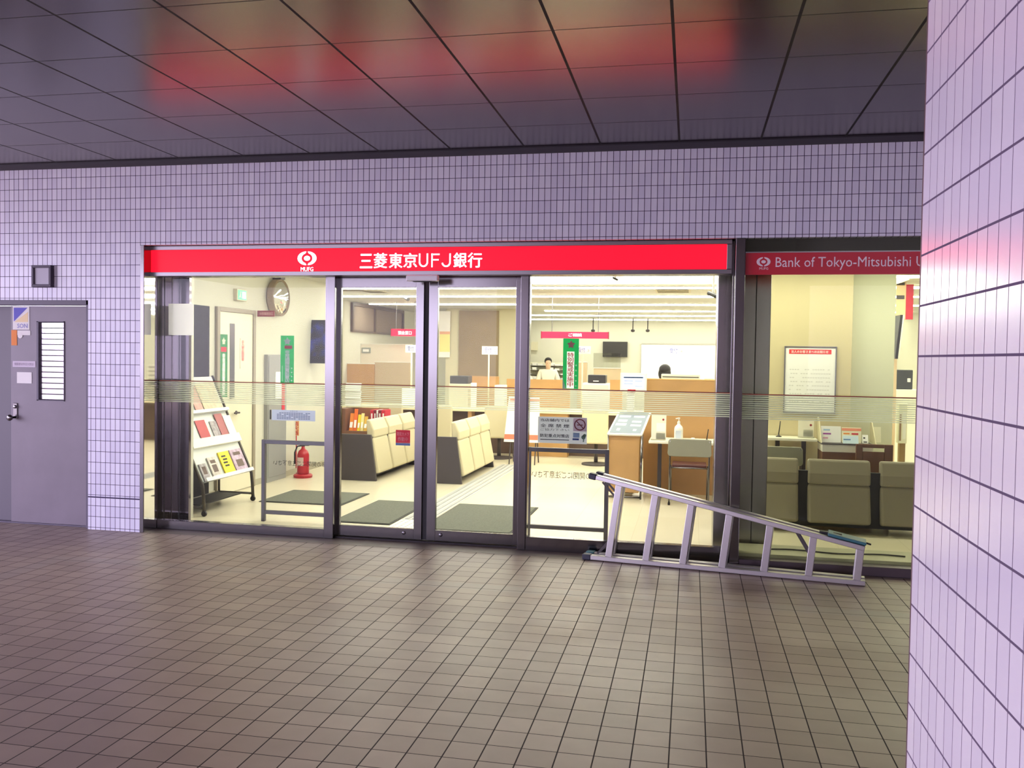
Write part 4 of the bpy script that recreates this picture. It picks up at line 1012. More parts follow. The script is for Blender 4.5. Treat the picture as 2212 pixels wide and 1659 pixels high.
for lab, px, mt, bars in (
    ('white brochure with purple and blue lines, leftmost on the brochure cabinet', (1774, 921, 1817, 957), PAPER, [(0.12, 0.45, 0.72, 0.82, M('pale_blue_print2', (170, 196, 224), 0.6)), (0.1, 0.5, 0.48, 0.58, M('purple_print', (160, 80, 160), 0.6)), (0.1, 0.35, 0.22, 0.32, M('pink_print2', (224, 170, 190), 0.6))]),
    ('orange headed brochure with a red line, second on the brochure cabinet', (1819, 924, 1861, 957), M('cream_print', (244, 236, 206), 0.6), [(0.0, 1.0, 0.78, 0.95, M('salmon_print', (244, 150, 120), 0.6)), (0.08, 0.4, 0.56, 0.64, ORANGE), (0.5, 0.85, 0.54, 0.64, REDINK)]),
    ('pale blue lined brochure in front of the orange headed one on the cabinet', (1821, 942, 1855, 958), M('pale_sky_print', (206, 226, 240), 0.6), [(0.05, 0.5, 0.42, 0.6, M('steel_blue_print', (110, 140, 180), 0.6))]),
    ('white brochure with black figures on the brochure cabinet', (1863, 940, 1876, 959), PAPER, [(0.2, 0.5, 0.55, 0.72, INK), (0.2, 0.8, 0.1, 0.22, INK)]),
    ('plain cream card standing at the back right of the brochure cabinet', (1886, 923, 1904, 938), M('cream_card', (244, 240, 214), 0.6), [])):
    yy = YB + (0.12 if 'in front' not in lab else 0.05)
    q0, q1, q2, q3 = rect(*px, yy)
    q2 = zt + 0.001
    if 'plain cream' in lab: yy = YB + 0.28; q0, q1, q2, q3 = rect(*px, yy); q2 = zt + 0.001
    o = T('brochure', lab, 'brochure', ((q0 + q1) / 2, yy, q2))
    MB().prism([(q0, yy, q2), (q1, yy, q2), (q1, yy + 0.03, q3), (q0, yy + 0.03, q3)], (0, 0.004, 0)).build('sheet', mt, o)
    for (ua, ub, va, vb, mm) in bars:
        f_ = lambda u, v: (q0 + (q1 - q0) * u, yy + 0.03 * v - 0.0012, q2 + (q3 - q2) * v)
        MB().prism([f_(ua, va), f_(ub, va), f_(ub, vb), f_(ua, vb)], (0, 0.001, 0)).build('print_bar', mm, o)
xx = at(1882, 950, YB).x
YC = 2.28
x0, x1, z0, z1 = rect(1848, 960, 1929, 1045, YC)
o = T('slotted_chair', 'dark brown wooden chair with a hand slot in its back by the right window', 'chair', ((x0 + x1) / 2, YC + 0.2, 0))
sx_0, sx_1 = at(1864, 970, YC).x, at(1911, 970, YC).x; sz_0, sz_1 = at(1888, 976, YC).z, at(1888, 968, YC).z
b = MB(); b.box(x0, sx_0, YC, YC + 0.02, 0.40, z1); b.box(sx_1, x1, YC, YC + 0.02, 0.40, z1); b.box(sx_0, sx_1, YC, YC + 0.02, 0.40, sz_0); b.box(sx_0, sx_1, YC, YC + 0.02, sz_1, z1)
b.build('backrest', WOODD, o, 0.006)
MB().box(x0, x1, YC + 0.02, YC + 0.21, 0.40, 0.44).build('seat', WOODD, o, 0.006)
for ax_ in (x0 + 0.03, x1 - 0.03):
    for ay_ in (YC + 0.03, YC + 0.19): MB().box(ax_ - 0.015, ax_ + 0.015, ay_ - 0.015, ay_ + 0.015, 0, 0.40).build('leg', WOODD, o)
# ledge inside the right window
structure('trim_16', MB().box(XP1 + 0.01, BX1, 0.13, 0.52, 0.0, 0.10), M('window_ledge', (176, 172, 146), 0.4), bevel=0.004)
o = T('floor_cable', 'thin dark cable lying along the ledge inside the right window', 'cable', (1.2, 0.4, 0.1))
pts = [(0.66 + 0.06 * i, 0.30 + 0.03 * math.sin(i * 0.55) , 0.107) for i in range(18)]
MB().tube(pts, 0.006, 6).build('cable_sheath', CHAR, o, smooth=True)

# ------------------------------------------------------------------ things stuck on the shop glass
GB = GY + 0.012                     # just behind the panes
def glass_sign(name, label, cat, px, mat, Y=GB, th=0.002, group=None, hole=None):
    x0, x1, z0, z1 = rect(*px, Y)
    o = T(name, label, cat, ((x0 + x1) / 2, Y, z0), group=group)
    m_ = MB()
    qs = [(x0, x1, z0, z1)]
    if hole:
        ha, hb, hc_, hd = x0 + (x1 - x0) * hole[0], x0 + (x1 - x0) * hole[1], z0 + hole[2], z1 - hole[3]
        qs = [(x0, ha, z0, z1), (hb, x1, z0, z1), (ha, hb, z0, hc_), (ha, hb, hd, z1)]
    for (a_, b_, c_, d_) in qs: m_._add([(a_, Y, c_), (b_, Y, c_), (b_, Y, d_), (a_, Y, d_)], [(0, 1, 2, 3)])
    m_.build('sheet', mat, o)
    return o, x0, x1, z0, z1, Y - 0.0004
o, x0, x1, z0, z1, yf = glass_sign('paper_sheet', 'blank white paper sheet hung on the left pane beside the mirror column', 'paper', (364, 656, 418, 724), MT('thin_paper', (252, 251, 250), 0.4))
def police_banner(label, px, words, side, mid, hole=None):
    o, x0, x1, z0, z1, yf = glass_sign('banner', label, 'banner', px, MT('banner_green_film', (24, 160, 84), 0.5), hole=hole)
    cx_ = (x0 + x1) / 2; w_ = x1 - x0
    star(o, (cx_, z1 - 0.052), 0.036, side, y=yf - 0.001)
    return o, x0, x1, z0, z1, yf, cx_, w_
o, x0, x1, z0, z1, yf, cx_, w_ = police_banner('green banner with small red label on the left pane, left of the television', (606, 725, 635, 829), '', M('pale_star2', (200, 214, 200), 0.6), None)
MB().box(cx_ - w_ * 0.2, cx_ + w_ * 0.36, yf - 0.001, yf, z1 - 0.118, z1 - 0.088).build('red_label', REDINK, o)
text('非常通報装置設置店', PAPER, o, cx_ - w_ * 0.17, cx_ + w_ * 0.19, z0 + 0.012, z1 - 0.13, yf - 0.001, vertical=True, bold=0.04)
text('警察署', M('pale_green_letter', (190, 224, 196), 0.6), o, x0 + w_ * 0.1, x0 + w_ * 0.2, z0 + 0.02, z0 + 0.16, yf - 0.001, vertical=True)
for i in range(4): MB().disc((x1 - w_ * 0.16, z0 + 0.03 + i * 0.036), 0.006, yf - 0.001, yf, 10).build('white_dot', PAPER, o)
o, x0, x1, z0, z1, yf, cx_, w_ = police_banner('green vertical banner with red writing on a white strip, on the right fixed pane', (1216, 731, 1250, 840), '', M('pinkish_star', (190, 120, 120), 0.6), None, hole=(0.25, 0.72, 0.004, 0.11))
m_ = MB(); m_._add([(cx_ - w_ * 0.25, yf - 0.0004, z0 + 0.004), (cx_ + w_ * 0.22, yf - 0.0004, z0 + 0.004), (cx_ + w_ * 0.22, yf - 0.0004, z1 - 0.11), (cx_ - w_ * 0.25, yf - 0.0004, z1 - 0.11)], [(0, 1, 2, 3)]); m_.build('white_strip', MT('thin_strip', (250, 246, 246), 0.6), o)
text('特別警戒実施中', REDINK, o, cx_ - w_ * 0.215, cx_ + w_ * 0.185, z0 + 0.018, z1 - 0.118, yf - 0.001, vertical=True, bold=0.02)
for i in range(5): MB().disc((x1 - w_ * 0.16, z0 + 0.025 + i * 0.043), 0.0075, yf - 0.001, yf, 10).build('white_dot', M('mint_dot', (170, 226, 180), 0.6), o)
MB().prism([(x0, yf - 0.001, z0), (x0 + w_ * 0.22, yf - 0.001, z0), (x0, yf - 0.004, z0 + 0.09)], (0, 0.0008, 0)).build('curled_corner', M('mint_corner', (150, 200, 170), 0.6), o)
o, x0, x1, z0, z1, yf = glass_sign('information_plate', 'blue grey horizontal information plate on the left pane above the guard rail', 'sign', (587, 886, 681, 909), MT('blue_plate_film', (196, 206, 236), 0.35))
INKB = M('plate_blue_ink', (96, 112, 160), 0.6)
text('お知らせ', INKB, o, x0 + (x1 - x0) * 0.42, x0 + (x1 - x0) * 0.60, z1 - 0.016, z1 - 0.003, yf - 0.001)
b = MB()
for i in range(5):
    zz = z1 - 0.03 - i * 0.013
    for j in range(14):
        if (i * 5 + j * 3) % 11 == 0: continue
        xa = x0 + (x1 - x0) * (0.12 + 0.055 * j); b.box(xa, xa + (x1 - x0) * 0.046, yf - 0.0008, yf, zz, zz + 0.006)
b.build('plate_print', INKB, o)
DG = DYF + 0.030
o, x0, x1, z0, z1, yf = glass_sign('camera_notice', 'small dark red square notice with pale writing on the left sliding door', 'sign', (855, 929, 886, 957), MT('dark_red_film', (176, 22, 52), 0.3), Y=DG)
text('防犯カメラ', M('pink_letter', (220, 150, 160), 0.6), o, x0 + 0.012, x1 - 0.012, z1 - 0.05, z1 - 0.018, yf - 0.001, bold=0.01)
text('作動中', M('pink_letter', (220, 150, 160), 0.6), o, x0 + 0.02, x1 - 0.02, z0 + 0.016, z0 + 0.052, yf - 0.001, bold=0.01)
MB().box(x0, x1, yf - 0.0002, yf + 0.002, z0 - 0.022, z0 - 0.001).build('blue_band', M('blue_band', (84, 110, 180), 0.5), o)
o, x0, x1, z0, z1, yf = glass_sign('shop_notice', 'grey notice with a no smoking mark on the right fixed pane above the guard rail', 'sign', (1162, 901, 1268, 958), MT('grey_notice_film', (190, 196, 206), 0.3))
w_, h_ = x1 - x0, z1 - z0
NI = M('notice_ink', (44, 48, 66), 0.6)
for body, ua, ub, va, vb, bd in (('当店舗内では', 0.05, 0.64, 0.82, 0.93, 0.02), ('全 席 禁 煙', 0.05, 0.64, 0.60, 0.73, 0.02), ('ご協力下さい', 0.05, 0.64, 0.47, 0.56, 0.0), ('防犯重点対策店', 0.05, 0.64, 0.22, 0.35, 0.03)):
    text(body, NI, o, x0 + w_ * ua, x0 + w_ * ub, z0 + h_ * va, z0 + h_ * vb, yf - 0.001, bold=bd)
MB().box(x0 + w_ * 0.05, x0 + w_ * 0.64, yf - 0.0008, yf, z0 + h_ * 0.12, z0 + h_ * 0.15).build('rule', NI, o)
MB().box(x0 + w_ * 0.72, x0 + w_ * 0.99, yf - 0.0008, yf, z0 + h_ * 0.48, z0 + h_ * 0.98).build('no_smoking_sheet', M('pinkish_sheet', (206, 186, 196), 0.6), o)
NS = M('no_smoking_maroon', (116, 34, 48), 0.6)
cx_, cz_, rr = x0 + w_ * 0.855, z0 + h_ * 0.73, h_ * 0.22
b = MB(); ring = [(cx_ + rr * math.cos(a * math.pi / 16), yf - 0.0015, cz_ + rr * math.sin(a * math.pi / 16)) for a in range(32)]; rin = [(cx_ + rr * 0.8 * math.cos(a * math.pi / 16), yf - 0.0015, cz_ + rr * 0.8 * math.sin(a * math.pi / 16)) for a in range(32)]
for i in range(32): b.prism([ring[i], ring[(i + 1) % 32], rin[(i + 1) % 32], rin[i]], (0, 0.0006, 0))
b.bar((cx_ - rr * 0.6, yf - 0.0012, cz_ + rr * 0.6), (cx_ + rr * 0.6, yf - 0.0012, cz_ - rr * 0.6), 0.0006, rr * 0.17, up=(1, 0, 1)); b.bar((cx_ - rr * 0.5, yf - 0.0012, cz_ - rr * 0.05), (cx_ + rr * 0.5, yf - 0.0012, cz_ - rr * 0.05), 0.0006, rr * 0.16)
b.build('no_smoking_mark', NS, o)
MB().box(x0 + w_ * 0.72, x0 + w_ * 0.85, yf - 0.0008, yf, z0 + h_ * 0.24, z0 + h_ * 0.42).build('sky_patch', M('sky_patch', (130, 160, 190), 0.6), o)
MB().box(x0 + w_ * 0.71, x0 + w_ * 0.84, yf - 0.0010, yf, z0 + h_ * 0.14, z0 + h_ * 0.21).build('blue_patch', M('blue_patch', (46, 74, 140), 0.6), o)
b = MB(); b.disc((x0 + w_ * 0.93, z0 + h_ * 0.26), h_ * 0.08, yf - 0.0012, yf, 14); b.disc((x0 + w_ * 0.955, z0 + h_ * 0.33), h_ * 0.06, yf - 0.0012, yf, 14); b.bar((x0 + w_ * 0.93, yf - 0.0006, z0 + h_ * 0.08), (x0 + w_ * 0.94, yf - 0.0006, z0 + h_ * 0.3), 0.001, 0.01)
b.build('green_leaf', M('green_leaf_print', (96, 124, 112), 0.6), o)

# ------------------------------------------------------------------ banking counter
CYF = 7.2
o = T('banking_counter', 'long banking counter with cream top across the room behind the benches', 'counter', (-1.5, CYF + 0.4, 0))
xa, xb = at(735, 900, CYF).x, 1.9
zt = at(1240, 889, CYF).z
MB().box(xa, xb, CYF + 0.25, CYF + 0.75, 0.0, zt - 0.045).build('counter_body', M('dark_counter_front', (84, 66, 54), 0.5), o)
MB().box(xa, xb, CYF - 0.02, CYF + 0.80, zt - 0.045, zt).build('counter_top', M('cream_laminate', (238, 228, 190), 0.4), o, 0.004)
for i, (p0, p1) in enumerate(((1010, 1018), (1120, 1226))):
    u0, u1 = at(p0, 900, CYF).x, at(p1, 900, CYF).x
    MB().box(u0, u1, CYF + 0.02, CYF + 0.25, 0.0, zt - 0.046).build('wood_fin', WOOD, o)
zw = at(1150, 819, CYF + 0.78).z
for p0, p1, top, lab in ((1095, 1232, 818, 'orange wooden screen on the banking counter behind the poster stand and green banner'), (1318, 1345, 820, 'short wooden screen on the banking counter left of the lit terminal'), (1010, 1078, 812, 'wooden screen on the banking counter in front of the taupe column')):
    u0, u1 = at(p0, 830, CYF + 0.78).x, at(p1, 830, CYF + 0.78).x
    o = T('counter_screen', lab, 'partition', ((u0 + u1) / 2, CYF + 0.78, zt))
    MB().box(u0, u1, CYF + 0.755, CYF + 0.795, zt + 0.001, at(p0, top, CYF + 0.78).z).build('wood_panel', WOOD, o, 0.003)
# wood and grey screens at the far left of the counter
def screen(name, label, px, Y, mat, foot=True, th=0.04):
    x0, x1, z0, z1 = rect(*px, Y)
    if foot: z0 = 0.0
    o = T(name, label, 'partition', ((x0 + x1) / 2, Y, z0))
    MB().box(x0, x1, Y, Y + th, z0, z1).build('screen_panel', mat, o, 0.004)
    MB().box(x0, x1, Y - 0.004, Y + th + 0.004, z1, z1 + 0.014).build('screen_cap', WHITE, o)
    return o
screen('partition', 'orange wooden screen seen at the left edge of the left door leaf', (728, 786, 808, 835), 8.9, WOOD)
screen('partition', 'taupe screen next to the orange wooden screen, left door leaf', (809, 783, 886, 835), 8.95, M('taupe_screen', (190, 170, 138), 0.6))
screen('partition', 'tall white partition with a small framed plate above the wooden screen', (724, 744, 890, 830), 9.6, M('offwhite_screen', (232, 224, 206), 0.6))
x0, x1, z0, z1 = rect(781, 751, 800, 763, 9.58)
o = T('framed_plate', 'small grey framed plate on the white partition seen through the left door leaf', 'plate', ((x0 + x1) / 2, 9.58, z0))
MB().box(x0, x1, 9.575, 9.598, z0, z1).build('plate_frame', M('plate_grey', (150, 156, 146), 0.5), o)
MB().box(x0 + 0.03, x1 - 0.03, 9.572, 9.576, z0 + 0.03, z1 - 0.03).build('plate_face', PAPER, o)
# long dark interior window band on the rear left wall
y0 = atx(757, 690, BX0).y; y1 = atx(869, 697, BX0).y; z0 = atx(812, 721, BX0).z; z1 = atx(812, 662, BX0).z
d = T('window_4', 'dark interior window band high on the rear left wall', 'window', (BX0, (y0 + y1) / 2, z0), kind='structure')
b = MB(); t = 0.06
b.box(BX0, BX0 + 0.05, y0, y1, z1 - t, z1); b.box(BX0, BX0 + 0.05, y0, y1, z0, z0 + t * 0.6)
for yy in (y0, y0 + (y1 - y0) * 0.4, y1 - t): b.box(BX0, BX0 + 0.05, yy, yy + t, z0 + t * 0.6, z1 - t)
b.build('window_frame', M('brown_frame', (96, 80, 64), 0.5), d)
MB().box(BX0, BX0 + 0.012, y0 + t, y1 - t, z0 + t * 0.6, z1 - t).build('blind', M('taupe_blind', (140, 124, 108), 0.7), d)
# concrete columns in the middle
structure('column_middle', MB().box(at(963, 740, 11.42).x, at(1117, 740, 11.42).x, 11.42, 12.1, 0, ROOM_Z), M('pale_column', (214, 208, 176), 0.6))
structure('trim_17', MB().box(at(991, 740, 11.4).x, at(1077, 740, 11.4).x, 11.39, 11.418, 0, at(1030, 671, 11.4).z), M('taupe_column_panel', (152, 134, 104), 0.6, noise=0.12, nscale=2))
# ------------------------------------------------------------------ hanging signs and number plates
LITRED = M('lit_red_hanging', (250, 20, 64), 0.4, emit=1.1)
LITW = M('lit_white_hanging', (255, 250, 250), 0.4, emit=1.2)
def hanging(label, px, Y, tx, body):
    x0, x1, z0, z1 = rect(*px, Y)
    o = T('hanging_sign', label, 'sign', ((x0 + x1) / 2, Y, z0), group=None)
    MB().box(x0, x1, Y - 0.05, Y + 0.05, z0, z1).build('sign_case', LITRED, o)
    MB().box(x0 - 0.012, x0, Y - 0.055, Y + 0.055, z0 - 0.005, z1 + 0.005).build('end_cap', M('maroon_cap', (120, 30, 40), 0.5), o)
    MB().box(x1, x1 + 0.012, Y - 0.055, Y + 0.055, z0 - 0.005, z1 + 0.005).build('end_cap', M('maroon_cap', (120, 30, 40), 0.5), o)
    for u in (0.15, 0.85):
        xx = x0 + (x1 - x0) * u
        MB().tube([(xx, Y, z1), (xx, Y, ROOM_Z)], 0.006, 6).build('hanger_wire', STEEL_S, o)
    q0, q1, q2, q3 = rect(*tx, Y - 0.05)
    text(body, LITW, o, q0, q1, q2, q3, Y - 0.052, bold=0.02)
hanging('long red hanging sign above the green banner, seen through the right pane', (1171, 717, 1314, 731), 7.6, (1228, 720, 1257, 727), 'ご相談')
hanging('short red hanging sign seen at the right side of the left door leaf', (847, 711, 905, 726), 9.0, (860, 715, 889, 723), '預金窓口')
def number_plate(label, px, Y, digit, zbase):
    x0, x1, z0, z1 = rect(*px, Y)
    xm = (x0 + x1) / 2 - (x1 - x0) * 0.05
    o = T('number_plate', label, 'sign', (xm, Y, zbase))
    MB().box(x0, x1, Y - 0.012, Y + 0.012, z0, z1).build('plate', M('ivory_plate', (246, 244, 226), 0.5), o, 0.004)
    MB().tube([(xm, Y, zbase), (xm, Y, z0)], 0.014, 8).build('pole', M('ivory_pole', (240, 232, 196), 0.5), o, smooth=True)
    w_ = x1 - x0; h_ = z1 - z0
    text('受付', BLUEINK, o, x0 + w_ * 0.18, x0 + w_ * 0.62, z0 + h_ * 0.22, z0 + h_ * 0.85, Y - 0.0125, bold=0.01)
    text(digit, M('grey_digit', (150, 156, 150), 0.6), o, x0 + w_ * 0.78, x0 + w_ * 0.9, z0 + h_ * 0.3, z0 + h_ * 0.62, Y - 0.0125)
number_plate('white number plate on a pole in front of the taupe column, right door leaf', (1041, 748, 1075, 766), CYF + 0.6, '2', zt)
number_plate('white number plate on a pole under the short red hanging sign', (876, 745, 905, 762), CYF + 0.62, '1', zt)
number_plate('white number plate on a pole half hidden by the green banner on the right pane', (1244, 748, 1276, 765), CYF + 0.62, '3', zt)
number_plate('white number plate high in front of the whiteboard, right pane', (1440, 749, 1478, 767), CYF + 0.64, '4', zt)

# ------------------------------------------------------------------ counter chairs
def make_counter_chair(label, loc):
    o = T('counter_chair', label, 'chair', loc, 0.0, 'cream chairs facing the banking counter')
    MB(True).box(-0.21, 0.21, -0.16, 0.24, 0.36, 0.43).build('seat', FABRIC, o, 0.02)
    MB(True).prism([(-0.20, -0.22, 0.34), (-0.20, -0.13, 0.34), (-0.20, -0.15, 0.86), (-0.20, -0.20, 0.86)], (0.40, 0, 0)).build('backrest', FABRIC, o, 0.025)
    MB(True).tube([(0, 0.02, 0.02), (0, 0.02, 0.36)], 0.03, 10).build('stem', CHAR, o, smooth=True)
    MB(True).lathe([(0.22, 0.0), (0.22, 0.02), (0.05, 0.04)], (0, 0.02, 0)).build('foot_disc', CHAR, o)
    return o
labs = ['cream counter chair back just right of the black door seal', 'cream counter chair back left of the white poster stand', 'cream counter chair back just left of the wooden information stand', 'cream counter chair back seen behind the left bench, left door leaf']
proto = None
for lab, pxx in zip(labs, (957, 1078, 1288, 852)):
    yc_ = 6.72 if pxx == 1078 else 6.35
    loc = (at(pxx, 930, yc_).x, yc_, 0)
    if proto is None: proto = c_ = make_counter_chair(lab, loc)
    else: c_ = copy_tree(proto); c_.location = loc; c_['label'] = lab
# poster stand between door and right pane
x0, x1, z0, z1 = rect(1090, 858, 1167, 955, 6.1)
o = T('poster_stand', 'white poster stand with red top and bottom bands behind the right mullion', 'poster stand', ((x0 + x1) / 2, 6.1, 0))
MB().prism([(x0, 6.06, z0), (x1, 6.06, z0), (x1 - 0.03, 6.16, z1), (x0 + 0.05, 6.16, z1)], (0, 0.02, 0)).build('poster_board', M('bright_poster', (252, 248, 240), 0.5), o)
def pb(u, v): return (x0 + (x1 - x0) * u + 0.05 * v * (1 - u), 6.059 + 0.1 * v, z0 + (z1 - z0) * v)
MB().prism([pb(0.05, 0.90), pb(0.95, 0.90), pb(0.95, 0.97), pb(0.05, 0.97)], (0, -0.002, 0)).build('red_band', M('salmon_band', (236, 140, 120), 0.6), o)
MB().prism([pb(0.0, 0.06), pb(1.0, 0.06), pb(1.0, 0.17), pb(0.0, 0.17)], (0, -0.002, 0)).build('red_band', M('coral_band', (240, 124, 96), 0.6), o)
text('新規口座', M('brownish_ink', (150, 110, 90), 0.6), o, pb(0.30, 0.5)[0], pb(0.42, 0.5)[0], z0 + (z1 - z0) * 0.32, z0 + (z1 - z0) * 0.60, 6.06, vertical=True)
for xx in (x0 + 0.10, x1 - 0.06):
    MB().tube([(xx, 6.09, z0 + 0.02), (xx, 6.0, 0.0)], 0.01, 6).build('leg', CHAR, o)
    MB().tube([(xx, 6.12, z0 + 0.3), (xx, 6.35, 0.0)], 0.01, 6).build('leg', CHAR, o)

# ------------------------------------------------------------------ writing desk, leaflets, binders at the left
YD = 5.62
xa, xb = at(727, 900, YD).x, at(835, 900, YD).x
zd = at(780, 884, YD).z
o = T('writing_desk', 'dark brown wooden writing desk behind the left bench', 'desk', ((xa + xb) / 2, YD + 0.2, 0))
MB().box(xa, xb - 0.1, YD, YD + 0.4, 0.0, zd - 0.34).build('desk_body', WOODD, o)
MB().box(xa, at(746, 900, YD).x, YD, YD + 0.4, zd - 0.34, zd).build('side_panel', WOODD, o)
MB().box(xa, xb - 0.1, YD + 0.37, YD + 0.4, zd - 0.34, zd).build('back_board', M('brown_board', (150, 96, 60), 0.5), o)
zshelf = zd - 0.34
k_ = 0
for (p0, p1, t0, mt, lab) in ((755, 763, 893, ORANGE, 'orange leaflet, leftmost in the row on the writing desk'), (764, 771, 884, M('deep_orange', (236, 110, 30), 0.6), 'taller deep orange leaflet, second in the row on the writing desk'),
                              (772, 778, 896, YELLOW, 'yellow leaflet between the orange ones and the pale ones on the writing desk'), (779, 785, 893, M('pale_lemon', (240, 226, 150), 0.6), 'pale lemon leaflet, fourth in the row on the writing desk'), (786, 793, 900, M('ochre', (226, 180, 70), 0.6), 'ochre leaflet at the right end of the row on the writing desk')):
    q0, q1, _, q3 = rect(p0, t0, p1, 935, YD + 0.08)
    o = T('leaflet', lab, 'leaflet', ((q0 + q1) / 2, YD + 0.1, zshelf), group='leaflets on the writing desk')
    MB().prism([(q0, YD + 0.06, zshelf + 0.001), (q1, YD + 0.06, zshelf + 0.001), (q1, YD + 0.12, q3), (q0, YD + 0.12, q3)], (0, 0.015, 0)).build('sheets', mt, o)
    MB().prism([(q0 + 0.008, YD + 0.0585, zshelf + 0.05), (q1 - 0.008, YD + 0.0585, zshelf + 0.05), (q1 - 0.008, YD + 0.088, (zshelf + q3) / 2), (q0 + 0.008, YD + 0.088, (zshelf + q3) / 2)], (0, 0.001, 0)).build('print_block', PAPER, o)
x0, x1, z0, z1 = rect(742, 827, 767, 880, YD + 0.25)
z0 = zd + 0.002
o = T('leaflet_rack', 'clear acrylic rack of white leaflets standing above the writing desk', 'leaflet holder', ((x0 + x1) / 2, YD + 0.25, zd))
MB().box(x0, x1 + 0.06, YD + 0.375, YD + 0.395, zd, z1).build('rack_back', CLEAR, o)
for i in range(2):
    for j in range(3):
        xl = x0 + (x1 - x0 + 0.04) * i * 0.55
        zl = z0 + 0.02 + (z1 - z0) * j / 3.2
        MB().prism([(xl, YD + 0.30, zl), (xl + 0.13, YD + 0.30, zl), (xl + 0.13, YD + 0.35, zl + 0.12), (xl, YD + 0.35, zl + 0.12)], (0, 0.008, 0)).build('white_leaflet', PAPER, o)
YR = YD + 0.10
for i, (p0, p1, mt, lab) in enumerate(((800, 807, REDINK, 'dark red binder, leftmost beside the taupe panel on the desk end'), (807.5, 813, M('wine', (130, 24, 44), 0.6), 'wine red binder, second on the desk end'), (813.5, 817, PAPER, 'white binder between red ones on the desk end'), (817.5, 824, M('wine', (130, 24, 44), 0.6), 'wine red binder right of the white one on the desk end'), (824.5, 832, REDINK, 'red binder at the right end of the desk'))):
    q0, q1, q2, q3 = rect(p0, 886, p1, 934, YR)
    o = T('binder', lab, 'binder', ((q0 + q1) / 2, YR, zshelf), group='binders on the writing desk')
    MB().box(q0, q1, YD + 0.09, YD + 0.345, zshelf + 0.001, q3).build('cover', mt, o, 0.002)
    MB().box(q0 + (q1 - q0) * 0.3, q1 - (q1 - q0) * 0.3, YD + 0.0885, YD + 0.09, zshelf + 0.12, q3 - 0.05).build('spine_label', PAPER if mt is not PAPER else GREYP, o)
# desk end support under the binders
o = T('binder_shelf', 'low dark cabinet carrying the red binders at the right end of the writing desk', 'cabinet', (xb - 0.05, YD + 0.2, 0))
MB().box(xb - 0.098, xb + 0.05, YD, YD + 0.4, 0.0, zshelf).build('cabinet_body', CHAR, o)

# ------------------------------------------------------------------ office clutter beyond the counter
def blk(name, label, cat, px, Y, d, part, mat, z0=None, group=None, bevel=0.004):
    x0, x1, za, z1 = rect(*px, Y)
    if z0 is not None: za = z0
    o = T(name, label, cat, ((x0 + x1) / 2, Y + d / 2, za), group=group)
    MB().box(x0, x1, Y, Y + d, za, z1).build(part, mat, o, bevel)
    return o, x0, x1, za, z1
# lit terminal
YT = 3.66
x0, x1, z0, z1 = rect(1340, 806, 1397, 845, YT)
o = T('ticket_terminal', 'white terminal with a lit blue table on its screen behind the information stand', 'terminal', ((x0 + x1) / 2, YT, 0))
xm = at(1362, 860, YT).x
MB().box(x0, x1, YT - 0.02, YT + 0.02, z0, z1).build('terminal_case', WHITE, o, 0.006)
MB().box(x0 + 0.03, x1 - 0.03, YT - 0.023, YT - 0.02, z0 + 0.03, z1 - 0.025).build('screen', SCREEN, o)
w_, h_ = x1 - x0, z1 - z0
b = MB()
for (ua, ub, va, vb) in ((0.14, 0.48, 0.52, 0.62), (0.14, 0.48, 0.36, 0.46), (0.56, 0.84, 0.52, 0.62), (0.56, 0.84, 0.24, 0.32)): b.box(x0 + w_ * ua, x0 + w_ * ub, YT - 0.0245, YT - 0.023, z0 + h_ * va, z0 + h_ * vb)
b.build('screen_text', M('screen_violet', (170, 176, 236), 0.5, emit=0.7), o)
MB().box(x0 + w_ * 0.13, x0 + w_ * 0.87, YT - 0.0245, YT - 0.023, z0 + h_ * 0.72, z0 + h_ * 0.8).build('screen_bar', M('screen_slate', (70, 84, 110), 0.5), o)
MB().box(xm - 0.035, xm + 0.06, YT - 0.03, YT - 0.021, z0 - 0.012, z0 + 0.02).build('red_tag', REDINK, o)
MB().box(xm - 0.045, xm + 0.045, YT - 0.0, YT + 0.05, 0.02, z0).build('pedestal', WHITE, o, 0.01)
MB().box(xm - 0.06, xm + 0.06, YT - 0.02, YT + 0.07, 0.0, 0.02).build('base_plate', CHAR, o, 0.004)
# things beyond the counter
o, x0, x1, z0, z1 = blk('office_cabinet', 'white office cabinet carrying a black printer behind the counter', 'cabinet', (1256, 828, 1318, 890), 8.5, 0.45, 'cabinet_body', WHITE, 0.0)
MB().box(x0 + 0.03, x1 - 0.03, 8.495, 8.5, z1 - 0.12, z1 - 0.03).build('drawer_front', M('offwhite_drawer', (222, 216, 196), 0.5), o)
o, a0, a1, z2, z3 = blk('printer', 'black printer with a white sheet on the white office cabinet', 'printer', (1270, 810, 1308, 828), 8.55, 0.3, 'printer_case', M('printer_black', (44, 44, 48), 0.4), z1 + 0.001, bevel=0.01)
MB().box(a0 + 0.1, a1 - 0.12, 8.50, 8.549, z2 + 0.03, z2 + 0.045).build('paper_sheet', PAPER, o)
BEI = M('beige_screen', (202, 182, 148), 0.6)
screen('partition', 'narrow beige office screen just right of the green banner on the right pane', (1247, 783, 1268, 828), 9.9, BEI)
o = screen('partition', 'wide beige office screen with clear upper panel under the dark wall screen', (1282, 796, 1341, 828), 9.8, BEI)
q = rect(1282, 763, 1341, 795, 9.82)
MB().box(q[0], q[1], 9.81, 9.82, q[2], q[3]).build('clear_panel', glass_mat('smoky_acrylic', (0.82, 0.83, 0.80)), o)
o, x0, x1, z0, z1 = blk('bookshelf', 'white bookshelf of stacked papers behind the man in the white shirt', 'bookshelf', (1139, 783, 1224, 826), 15.2, 0.4, 'shelf_back', M('shelf_cream', (226, 222, 196), 0.6), 0.0)
